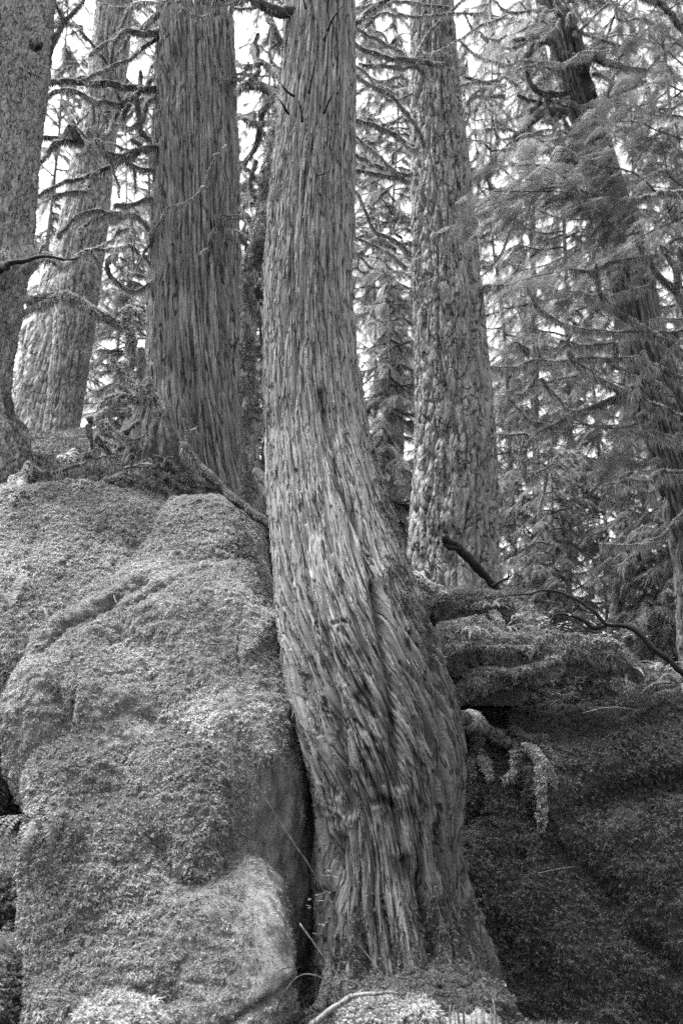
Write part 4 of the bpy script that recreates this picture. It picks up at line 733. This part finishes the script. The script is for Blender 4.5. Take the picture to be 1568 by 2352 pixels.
# ------------------------------------------------------------------ standing and fallen dead wood, roots
sn = empty('mossy_snag', at(345, 1000, 8.7), 'crooked moss bearded dead sapling with one long arm beside the grey cedar', 'snag')
for s, r0, r1 in (('730,780 700,700 640,660 600,600 600,500 605,400 580,350 598,300 600,285', 13, 9), ('590,350 560,360 450,310 350,250 290,225', 9, 11), ('300,228 230,260 100,310 45,345', 7, 2), ('290,232 200,240 110,242', 7, 6), ('600,640 590,620 540,560 515,500', 9, 4), ('640,660 640,600 655,520 650,465', 4, 7), ('690,690 690,640 685,600', 6, 5), ('610,320 600,290 560,290', 7, 5), ('620,520 580,525 570,540', 5, 5),
                  ('720,705 600,700 500,710 460,760 480,820 560,880 620,900', 8, 6), ('600,765 560,770 500,750 455,790', 8, 6)):
    limb(sn, Z3(s), 8.75, 8.6, r0*1.1, r1*1.1, moss=1.6, tuft=5000, wig=0.03, hang=(0.02, 0.085), name='stem', lump=0.25)
for s in ('655,660 655,760', '700,680 760,780 830,890', '880,840 940,812', '900,868 1000,876', '700,960 730,980 780,880', '840,1010 760,880', '1060,1160 1020,1100'):
    limb(sn, Z3(s), 8.5, 8.3, 1.4, 0.8, moss=0, name='twig', wig=0)
sn = empty('fallen_branch', at(620, 1209, 8), 'dark fallen branch with mossy knob slanting from the grey cedar to the big cedar', 'branch')
limb(sn, Z3('1270,1310 1240,1290 1150,1220 1060,1160 960,1060 900,1000 845,910'), 7.75, 8.3, 10, 12, moss=0, mat='dark', wig=0, name='stem', lump=0.35, start=at(660, 1225, 7.6))
limb(sn, Z3('1240,1278 1150,1208 1060,1146 960,1046 900,985 845,905'), 7.78, 8.28, 5, 9, moss=1.0, wig=0, name='moss_crest', hang=(0.01, 0.03), mat='rock')
limb(sn, Z3('870,960 860,900 855,850 852,795'), 8.3, 8.3, 9, 3, moss=2.0, wig=0, name='stub'); limb(sn, Z3('870,930 880,860 900,840'), 8.3, 8.3, 8, 4, moss=2, wig=0, name='stub'); limb(sn, Z3('950,1060 900,1000 860,940 830,915'), 8.15, 8.2, 10, 10, moss=2, wig=0, name='stub')
def rootobj(paths, Y0, Y1, label, r0, r1, mm='lichen', moss=1.4, name='mossy_root', cat='root', group='mossy roots', mat='limb', hang=(0.01, 0.05)):
    e = empty(name, at(*paths[0][0], Y0), label, cat, group)
    for p in paths:
        p = resample(np.array(p, float), 18); yy = np.linspace(Y0, Y1, len(p)); ly = np.array([land(a, b_, c) for (a, b_), c in zip(p, yy)])
        ly = np.convolve(np.pad(np.minimum(ly, ly.mean()+0.25), 2, 'edge'), np.ones(5)/5, 'valid')-r0*0.6*Y0/FPX
        limb(e, p, Y0, Y1, r0, r1, moss=moss*0.5, name='root_arm', hang=hang, mm=mm, mat=mat, lump=0.3, tuft=8000 if moss > 0.9 else 0, Ys=ly, tl=0.014)
rootobj([Z3('130,1010 110,1060 100,1100 60,1180'), Z3('110,1060 60,1070 50,1110'), Z3('120,1030 180,1045 230,1080'), Z3('75,1150 80,1190'), Z3('90,1130 130,1150')], 8.35, 8.2, 'forked hanging mossy root at the edge of the bank', 10, 7)
rootobj([Z3('350,950 310,975 280,1000 270,1060'), Z3('345,960 320,1000 300,1030')], 8.3, 8.2, 'short arched mossy root below the sword fern', 9, 7)
rootobj([Z3('480,960 500,990 490,1050 470,1090 440,1120'), Z3('300,1080 350,1090 430,1092'), Z3('350,1090 345,1140 348,1170')], 8.35, 8.2, 'drooping mossy roots over the brow of the broad boulder', 7, 5)
rootobj([Z3('520,1100 560,1060 620,1030 700,1020'), Z3('530,1080 590,1070 640,1050')], 8.6, 8.8, 'fat mossy root curling to the foot of the grey cedar', 11, 9)
rootobj([Z3('480,860 560,880 620,905 700,960 800,1012'), Z3('400,830 440,880 500,900'), Z3('430,870 520,960 600,970 700,985')], 8.6, 8.5, 'tangled dark root sweeping under the snag', 7, 4, moss=0.6)
rootobj([Z3('400,800 430,790 460,800'), Z3('560,880 600,850 640,800'), Z3('700,1030 740,1080 780,1140')], 8.7, 8.8, 'gnarled roots propping the grey cedar', 10, 5, moss=0.7)
ge = empty('root_tangle', at(300, 1040, 8.8), 'tangle of dark twisted roots and dead wood below the mossy snag', 'roots')
web(ge, (200, 1000, 400, 1075), 8.7, 7, 4.5, 1, moss=0.2, step=26)
web(ge, (20, 1030, 200, 1090), 8.8, 3, 4, 1, moss=0.4, step=26)
rootobj([Z3('1175,1010 1200,1080 1225,1150'), Z3('1180,1040 1215,1060 1240,1120')], 8.9, 8.6, 'shadowed root in the gap between both cedars', 12, 10, moss=0.5, mm='mossd')
rootobj([Z6('560,1040 600,1045 720,1130 800,1180 830,1200'), Z6('830,1185 900,1220 920,1290 925,1400')+Z8('920,250 918,350'), Z6('920,1260 945,1290 980,1360'), Z6('800,1190 805,1290 750,1330'), Z6('600,1060 640,1200 700,1330')], 8.0, 7.75, 'thick mossy root hanging down the dark rock face', 15, 9, mm='moss', moss=2.0)
rootobj([Z6('590,1040 640,1080 660,1150 690,1230 712,1290')], 7.8, 7.6, 'pale thin rootlet dangling beside the hanging root', 1.6, 1.2, moss=0, mat='wood')
rootobj([Z6('1568,900 1500,930 1430,960 1380,1010'), Z6('1440,950 1350,1010 1280,1040')], 8.8, 8.5, 'thin mossy root along the brow of the dark rock face', 7, 4, mm='mossm')
rootobj([Z6('330,390 400,430 480,450'), Z6('350,400 420,460 500,475')], 9.5, 9.2, 'pale mossy root spilling from the big cedar to the short shelf', 12, 8, mm='lichen', moss=2)
rootobj([Z6('1150,690 1230,690 1290,740 1350,810'), Z6('1040,680 1090,670 1150,690'), Z6('690,560 720,600 735,640'), Z6('840,760 880,700 960,660'), Z6('460,620 560,600 650,592 720,640 800,690'), Z6('510,720 600,700 700,725 800,715 900,740'), Z6('560,860 640,830 760,830 880,800 1000,760'), Z6('900,655 1000,665 1100,690 1230,700')], 8.4, 8.2, 'ragged mossy roots fringing the long shelf', 9, 5, mm='moss', moss=2)
rootobj([Z6('560,1020 640,1080 760,1110 900,1150 1000,1240'), Z6('600,1040 620,1140 600,1250 625,1330'), Z6('560,1000 700,1010 860,1000 1000,960 1100,930'), Z6('760,1110 800,1100 850,1130 960,1120')], 8.1, 7.9, 'thin forking mossy roots creeping from the slot over the dark rock face', 8, 4, mm='mossm', moss=2)
sn = empty('charred_snag', at(1128, 1360, 9.6), 'short charred black snag tilted across the furrowed hemlock', 'snag')
limb(sn, Z6('720,470 690,430 620,340 540,270 490,230 468,200'), 9.6, 9.3, 9, 11, moss=0, mat='dark', wig=0, name='stem', lump=0.6); limb(sn, Z6('690,432 735,412 775,394 785,385'), 9.5, 9.4, 4, 2.5, moss=0, mat='dark', wig=0, name='twig'); limb(sn, Z6('545,265 500,262 460,240'), 9.4, 9.3, 7, 5, moss=0, mat='dark', wig=0, name='stub', lump=0.5); limb(sn, Z6('770,390 772,360'), 9.4, 9.4, 1.5, 1, moss=0, mat='dark', wig=0, name='twig')
ab = empty('arched_branch', at(1567, 1544, 8.2), 'arched bare dark branch reaching over the fern bank', 'branch')
limb(ab, Z6('1600,860 1568,830 1450,730 1380,660 1310,625 1220,608 1150,540 1050,480 930,450 860,465 760,470'), 8.3, 8.6, 8, 1.6, moss=0, mat='dark', wig=0, name='stem'); limb(ab, Z6('1225,608 1170,630 1100,590 1000,560 960,600 957,640'), 8.5, 8.4, 6, 1.5, moss=0, mat='dark', wig=0, name='twig')
limb(ab, Z6('870,462 840,500 815,540 790,560'), 8.6, 8.5, 2, 1, moss=0, mat='dark', wig=0, name='twig'); limb(ab, Z6('1100,660 1040,625 1000,620 960,635'), 8.5, 8.5, 1.5, 1, moss=0, mat='dark', wig=0, name='twig'); limb(ab, Z6('770,470 745,500'), 8.6, 8.6, 1.5, 1, moss=0, mat='dark', wig=0, name='twig'); limb(ab, Z6('1468,722 1460,760'), 8.4, 8.4, 2, 1, moss=0, mat='dark', wig=0, name='twig')
for k, (s, Y0, Y1, lab, r) in enumerate(((Z7('1110,0 1240,220 1390,450 1568,740')+Z8('120,910 230,1052'), 6.0, 5.45, 'long thin straight stick leaning from the boulder to the moss pile', 1.7), (Z7('1380,760 1440,850 1500,940 1560,1010'), 5.8, 5.6, 'thin pale stick in the cleft beside the bare slab', 2.0), (Z8('0,1020 60,1030 100,1060 115,1090'), 5.5, 5.4, 'curved pale stem behind the driftwood', 2.0), (Z8('250,1000 330,1020 395,1080 400,1140 370,1200'), 5.4, 5.3, 'looping pale stem hanging over the moss pile', 2.2), (Z8('130,1090 138,1140 135,1200'), 5.35, 5.3, 'upright pale stem below the driftwood', 1.8), (Z7('1270,1190 1300,1090 1370,1005 1450,1000 1568,1060'), 5.5, 5.4, 'low arched twig crossing the slab corner', 1.8))):
    e = empty('stick', at(*s[0], Y0), lab, 'stick', 'sticks at the foot of the rocks'); limb(e, s, Y0, Y1, r, r*0.6, moss=0, mat='limb', wig=0, name='stem', wob=0.004)
e = empty('driftwood', at(850, 2290, 5.4), 'smooth weathered grey branch lying at the foot of the cedar', 'branch')
limb(e, Z8('-150,1230 -60,1170 0,1130 60,1092 150,1085 250,1092 290,1125'), 5.3, 5.25, 8, 3, moss=0, mat='wood', wig=0, name='stem', lump=0.25); limb(e, Z8('60,1095 20,1120 -30,1130'), 5.33, 5.3, 5, 2, moss=0, mat='wood', wig=0, name='stub')
# rotted stump with splinters
st = empty('rotten_stump', at(1090, 2352, 5.2), 'pale rotted stump with upright splinters under a moss cap', 'stump')
q = at(1090, 2400, 5.15); zz = np.linspace(-0.3, 0.19, 40); a = np.arange(120)/120*2*pi; A, Z = np.meshgrid(a, zz); rad = 0.14*(1+0.10*np.sin(7*A)+0.12*noise(np.stack([np.cos(A)*3, np.sin(A)*3, Z], -1), 3)+0.10*noise(np.stack([np.cos(A)*11, np.sin(A)*11, Z*1.5], -1), 4))
P = np.stack([q[0]+rad*np.cos(A), q[1]+0.1+rad*np.sin(A), Z], -1); P[-1, :, 2] += 0.05*noise(P[-1]*15, 4); put('stump_body', mesh('stump_body', np.vstack([P.reshape(-1, 3)]), [grid_faces(40, 120), (np.arange(120)+39*120)[None]], M['wood'], True, {'grain': P.reshape(-1, 3)}), st)
for i in range(16):
    u = 1038+i*7.5+R.normal()*2; h = R.uniform(18, 62) if i not in (3, 4, 14) else 75
    limb(st, [(u, 2400), (u+R.normal()*3-3, 2365-h*0.4), (u-6+R.normal()*3, 2365-h)], 5.1+0.04*R.normal(), 5.1, R.uniform(3, 6), 1.2, moss=0, mat='wood', wig=0, name='splinter', lump=0.3, wob=0.002)
for (rows, lab, mt, ll, am) in (([(2238, 930, 1010, 6.0, 6.5), (2250, 880, 1060, 5.85, 6.5), (2275, 850, 1110, 5.7, 6.5), (2300, 830, 1140, 5.6, 6.4), (2330, 800, 1160, 5.52, 6.3), (2420, 780, 1180, 5.4, 6.2)], 'mossy debris mound piled against the roots of the big cedar', 'mossd', 0.015, 0.05),
                            ([(2312, 230, 320, 5.3, 5.5), (2322, 205, 345, 5.2, 5.5), (2345, 185, 365, 5.1, 5.5), (2400, 170, 380, 5.05, 5.5)], 'bright pale moss cushion before the low slab', 'moss', 0.018, 0.02), ([(2326, 850, 950, 5.25, 5.5), (2336, 790, 990, 5.15, 5.5), (2370, 770, 1000, 5.1, 5.5), (2440, 770, 1000, 5.05, 5.5)], 'bright pale moss cushion below the driftwood', 'moss', 0.016, 0.02)):
    b, P = boulder('moss_mound', rows, M['soil'], seed=len(lab), nth=120, amp=(am, am*0.6, 0.012), dz=0.012); tag(b, lab, 'moss mound', 'moss mounds at the foot of the rocks')
    mossed(b, P, 9000, mt, ll=ll, lift=0.03)
# ------------------------------------------------------------------ ferns and leafy plants
def fern(u, v, Y, label, nf=7, L=0.35, azs=(0, 360), droop=1.0, el=50, mat='fern', w=0.12):
    Y = land(u, v, Y)
    e = empty('sword_fern', at(u, v, Y), label, 'fern', 'ferns on the rocks'); O = WL[e]
    for i in range(nf):
        az = radians(azs[0]+(azs[1]-azs[0])*(i+0.5)/nf+R.normal()*8); l = L*R.uniform(0.75, 1.15); t = np.linspace(0, 1, 26); el0 = radians(el+R.normal()*10)
        ang = el0-droop*2.2*t; ds = l/25; r_ = np.cumsum(np.cos(ang))*ds; z_ = np.cumsum(np.sin(ang))*ds
        d = np.array([sin(az), -cos(az), 0]); s_ = np.array([cos(az), sin(az), 0]); C = O+d*r_[:, None]+[0, 0, 1]*z_[:, None]; T = np.gradient(C, axis=0); T /= np.linalg.norm(T, axis=1)[:, None]
        tr = []; 
        for k in range(25): tr.append([C[k]-s_*0.0015, C[k]+s_*0.0015, C[k+1]])
        for k in range(3, 26):
            q = t[k]; pl = l*w*np.sin(min(1, 0.25+q*1.4)*pi/2)*(1-q**2.2)+0.004
            for sg in (-1, 1):
                dd = s_*sg+T[k]*0.35+[0, 0, -0.15]+R.normal(size=3)*0.12; dd /= np.linalg.norm(dd); ww = T[k]*l/25*0.36
                tr.append([C[k]-ww, C[k]+ww, C[k]+dd*pl*0.9+ww*0.3]); tr.append([C[k]+ww*0.9, C[k]+dd*pl*0.55+ww, C[k]+dd*pl])
        put('frond', tris_mesh('frond', np.array(tr), M[mat]), e)
fern(20, 1410, 7.2, 'pale upright fern on the dim boulder near the broad boulder', 5, 0.42, (-60, 60), 0.6, 75); fern(90, 1400, 7.1, 'small pale fern on the brow above the dim boulder', 4, 0.28, (10, 130), 0.8, 35)
fern(85, 1910, 6.1, 'long hanging fern draped over the squat boulder', 18, 0.6, (-95, 95), 1.6, 60, 'mossd', 0.055); fern(230, 1010, 8.6, 'fern with flat spreading fronds under the mossy snag', 9, 0.45, (-130, 130), 0.7, 25, 'mossm'); fern(150, 1020, 8.9, 'low fern on the bank beside the forked root', 7, 0.4, (-90, 90), 0.7, 30, 'mossm')
fern(655, 1530, 6.75, 'pale fern fronds poking from the boulder edge against the cedar', 3, 0.24, (40, 110), 1.0, 35); fern(650, 1610, 6.6, 'tiny curled fern low on the boulder edge', 3, 0.2, (30, 110), 1.3, 35); fern(200, 2330, 5.25, 'fern fronds beside the bright moss cushion', 5, 0.25, (-80, 60), 0.5, 60)
fern(1085, 1455, 8.25, 'small pale fern on the little mound', 7, 0.22, (-90, 90), 1.0, 50); fern(1130, 1400, 8.7, 'fern tuft on the short root shelf', 7, 0.26, (-90, 90), 0.8, 55); fern(1160, 1450, 8.3, 'fern in the notch between both root shelves', 9, 0.3, (-140, 140), 0.8, 55); fern(1190, 1430, 8.5, 'fern behind the notch fern', 7, 0.3, (-100, 140), 0.8, 60)
fern(1440, 1555, 8.4, 'fern at the end of the long root shelf', 9, 0.34, (-120, 120), 0.8, 45); fern(1520, 1545, 8.6, 'broad fern under the arched branch', 11, 0.4, (-150, 150), 0.8, 45); fern(1565, 1580, 8.4, 'fern at the brow beside the frame edge', 9, 0.4, (-150, 120), 0.8, 40); fern(480, 1300, 7.5, 'short fern tuft in the crease of the moss hump', 4, 0.22, (-60, 80), 1.0, 35); fern(410, 1270, 7.6, 'little fern where the boulders meet under the hump', 4, 0.2, (-60, 80), 1.0, 35)
def sapling(u, v, Y, label, n=14, s=0.035, spread=(0.14, 0.1, 0.06), mat='pale'):
    Y = land(u, v, Y)-0.03
    e = empty('leafy_seedling', at(u, v, Y), label, 'seedling', 'pale leafy seedlings'); O = WL[e]; tr = []
    P = O+R.normal(size=(n, 3))*spread
    for p in P:
        for k in range(3):
            a = R.random()*2*pi; d = np.array([cos(a), sin(a), -0.2+0.5*R.random()]); sd = np.cross(d, [0, 0, 1]); sd /= np.linalg.norm(sd); m = p+d*s*0.5
            tr += [[p, m+sd*s*0.22, p+d*s], [p, p+d*s, m-sd*s*0.22]]
    put('foliage', tris_mesh('foliage', np.array(tr), M[mat]), e)
    stv, stf, b = [], [], 0
    for p in P[:8]:
        v_, f_, _ = tube_geo(np.linspace(O+[0, 0, -0.05], p, 5), np.linspace(0.002, 0.001, 5), 4, 0, 1); stv.append(v_); stf.append(f_+b); b += len(v_)
    V = np.vstack(stv); put('stem', mesh('stem', V, np.vstack(stf), M['limb'], False, {'grain': V}), e)
sapling(1000, 2250, 5.6, 'pale leaflets sprouting from the moss above the stump', 9, 0.03, (0.08, 0.05, 0.02)); sapling(1075, 2258, 5.55, 'pale flat leaflets over the debris mound edge', 8, 0.03, (0.07, 0.05, 0.012)); sapling(1160, 2270, 5.6, 'single pale leaf pair beside the cedar foot', 3, 0.04, (0.03, 0.03, 0.01)); sapling(735, 2080, 6.0, 'leafy sprig between the bare slab and the cedar', 14, 0.045, (0.06, 0.05, 0.10), 'fern')
sapling(1250, 1430, 9.2, 'bright leaves beyond the long root shelf', 40, 0.05, (0.28, 0.4, 0.03)); sapling(1390, 1455, 9.2, 'bright leaves below the fork of the arched branch', 36, 0.05, (0.22, 0.4, 0.03)); sapling(855, 2342, 5.1, 'bright leaf tuft under the driftwood', 24, 0.025, (0.07, 0.06, 0.02))
# ground cover on the terrace and the debris at the foot
p, N = samples(GP, 7000, lambda q, N: facing(q, N, 0.3)*(q[..., 1] < 13)*(((q[..., 1] > 8.2) & (q[..., 0] < 4))), wrap=False)
gc = put('ground_moss', tris_mesh('ground_moss', tufts(p, N, 5, 0.028, 0.006, 1.0, 0.3, 0.8, lift=0.06), M['mossm'])); tag(gc, 'dim moss and litter carpeting the bank under the trees', 'moss', kind='stuff')
p, N = samples(GP, 5000, lambda q, N: facing(q, N, 0.3)*((q[..., 1] < 7.4) & (q[..., 1] > 4.9) & (np.abs(q[..., 0]) < 2.2)), wrap=False)
tw = []
for i in range(170):
    u_, v_ = R.uniform(640, 1200), R.uniform(2180, 2352); c_ = at(u_, v_, land(u_, v_, 5.6)-0.02); a_ = R.uniform(0, 2*pi); l_ = R.uniform(0.03, 0.14); d_ = np.array([cos(a_), sin(a_)*0.5, R.normal()*0.5])*l_; s__ = np.array([0, 0, 0.0016])
    tw += [[c_-d_-s__, c_-d_+s__, c_+d_+s__], [c_-d_-s__, c_+d_+s__, c_+d_-s__]]
tg = tris_mesh('leaf_litter', np.array(tw), M['wood']); tag(put('fallen_needles', tg), 'thin fallen twigs and needles over the debris at the cedar foot', 'litter', kind='stuff')
gc = put('leaf_litter', tris_mesh('leaf_litter', tufts(p, N, 5, 0.022, 0.005, 1.0, 0.3, 0.9, lift=0.03), M['mossd'])); tag(gc, 'dark leaf litter and moss around the foot of the rocks', 'leaf litter', kind='stuff')
# ------------------------------------------------------------------ conifers behind
PROT = [conifer_meshes(100+i, H, L0, nl, nf, fs, h0) for i, (H, L0, nl, nf, fs, h0) in enumerate([(22, 3.4, 110, 56, 0.46, 0.04), (18, 2.8, 105, 54, 0.42, 0.04), (26, 3.4, 90, 40, 0.48, 0.06), (7, 2.0, 80, 50, 0.36, 0.03)])]
TREES = [  # u at the foot, distance, kind, turn, scale, label
 (1330, 19, 0, 10, 1.0, 'dense drooping conifer filling the gap behind the mossy limbs'), (1500, 21, 1, 80, 1.1, 'dark conifer behind the leaning cedar'), (1180, 22, 2, 140, 0.95, 'loose conifer seen just past the hemlock'), (1620, 18, 2, 200, 0.9, 'tall conifer at the edge beyond the leaning cedar'),
 (1400, 27, 0, 260, 1.1, 'paler conifer far behind the arched branch'), (1240, 30, 1, 300, 1.3, 'hazy conifer beyond the sky gap'), (1100, 26, 1, 20, 1.2, 'conifer crown rising behind the hemlock trunk'), (900, 21, 1, 70, 1.0, 'bright feathery conifer between big cedar and hemlock'), (860, 28, 0, 110, 1.1, 'far conifer in the slot beside the big cedar'),
 (600, 24, 0, 170, 1.0, 'conifer glimpsed between the two cedars'), (640, 32, 2, 220, 1.0, 'faint tall conifer between the two cedars'), (300, 26, 2, 30, 0.9, 'sparse conifer behind the mossy snag arm'), (240, 34, 0, 90, 1.1, 'pale conifer far behind the wide footed fir'), (60, 24, 1, 150, 1.0, 'conifer behind the scaly spruce'), (-60, 32, 2, 250, 1.1, 'faint conifer past the scaly spruce'),
 (760, 36, 2, 310, 1.2, 'distant conifer hidden mostly by the big cedar'), (1000, 36, 0, 350, 1.3, 'distant conifer hidden mostly by the hemlock'), (1560, 33, 2, 45, 1.2, 'tall faint conifer past the leaning cedar foot'), (1700, 26, 0, 145, 1.1, 'conifer crowding the outer edge of the wood'), (420, 38, 1, 205, 1.5, 'distant conifer hidden mostly by the grey cedar')]
YOUNG = [(1290, 15.5, 20, 0.75, 'young drooping conifer above the long root shelf'), (1480, 16.5, 100, 0.8, 'young conifer behind the arched branch'), (1200, 17.5, 200, 0.8, 'young conifer beside the hemlock foot'), (890, 14.5, 280, 0.85, 'young feathery conifer between big cedar and hemlock'), (1600, 15.5, 330, 0.9, 'young conifer by the leaning cedar foot'), (270, 15.5, 60, 0.7, 'young sparse conifer behind the mossy snag'), (590, 14, 120, 0.75, 'young conifer in the slot between the cedars'), (1380, 21, 170, 1.0, 'young conifer far down the slope')]
used = set()
def conifer(name, k, u, Y, rot, s, lab, grp):
    x = (u-784)/FPX*Y; z = gz(x, Y)-0.3
    r = bpy.data.objects.new(name, None); SC.collection.objects.link(r); r.location = (x, Y, z); r.rotation_euler = (0, 0, radians(rot)); r.scale = (s, s, s); tag(r, lab, 'tree', grp)
    for nm, me in zip(('trunk', 'crown'), PROT[k]):
        c = bpy.data.objects.new(nm, me); SC.collection.objects.link(c); c.parent = r
for u, Y, k, rot, s, lab in TREES: conifer('conifer', k, u, Y, rot, s, lab, 'conifers in the background')
for u, Y, rot, s, lab in YOUNG: conifer('young_conifer', 3, u, Y, rot, s, lab, 'young conifers')


for s, lab, r in (([(258, 1330), (262, 1370), (278, 1410), (276, 1440)], 'thin pale stem arching over the shoulder of the tall boulder', 1.6), ([(452, 1462), (470, 1474), (492, 1482), (520, 1478)], 'short dark twig lying on the tall boulder moss', 2.2), ([(425, 1400), (440, 1425), (446, 1450)], 'fine twig standing in the moss of the tall boulder', 1.2), ([(110, 1530), (180, 1515), (240, 1505)], 'thin twig bridging the dim boulder and the tall boulder', 1.6), ([(1330, 1640), (1400, 1625), (1470, 1632)], 'thin fallen twig on the brow of the dark rock face', 1.6), ([(1210, 2010), (1260, 2000), (1330, 1990)], 'short fallen twig on the dark rock face below the root', 1.4)):
    y = [land(a_, b_, 7)-0.03 for a_, b_ in s]; e = empty('stick', at(*s[0], y[0]), lab, 'stick', 'sticks at the foot of the rocks'); limb(e, s, 0, 0, r, r*0.6, moss=0, mat='wood', name='stem', wob=0.003, Ys=y)
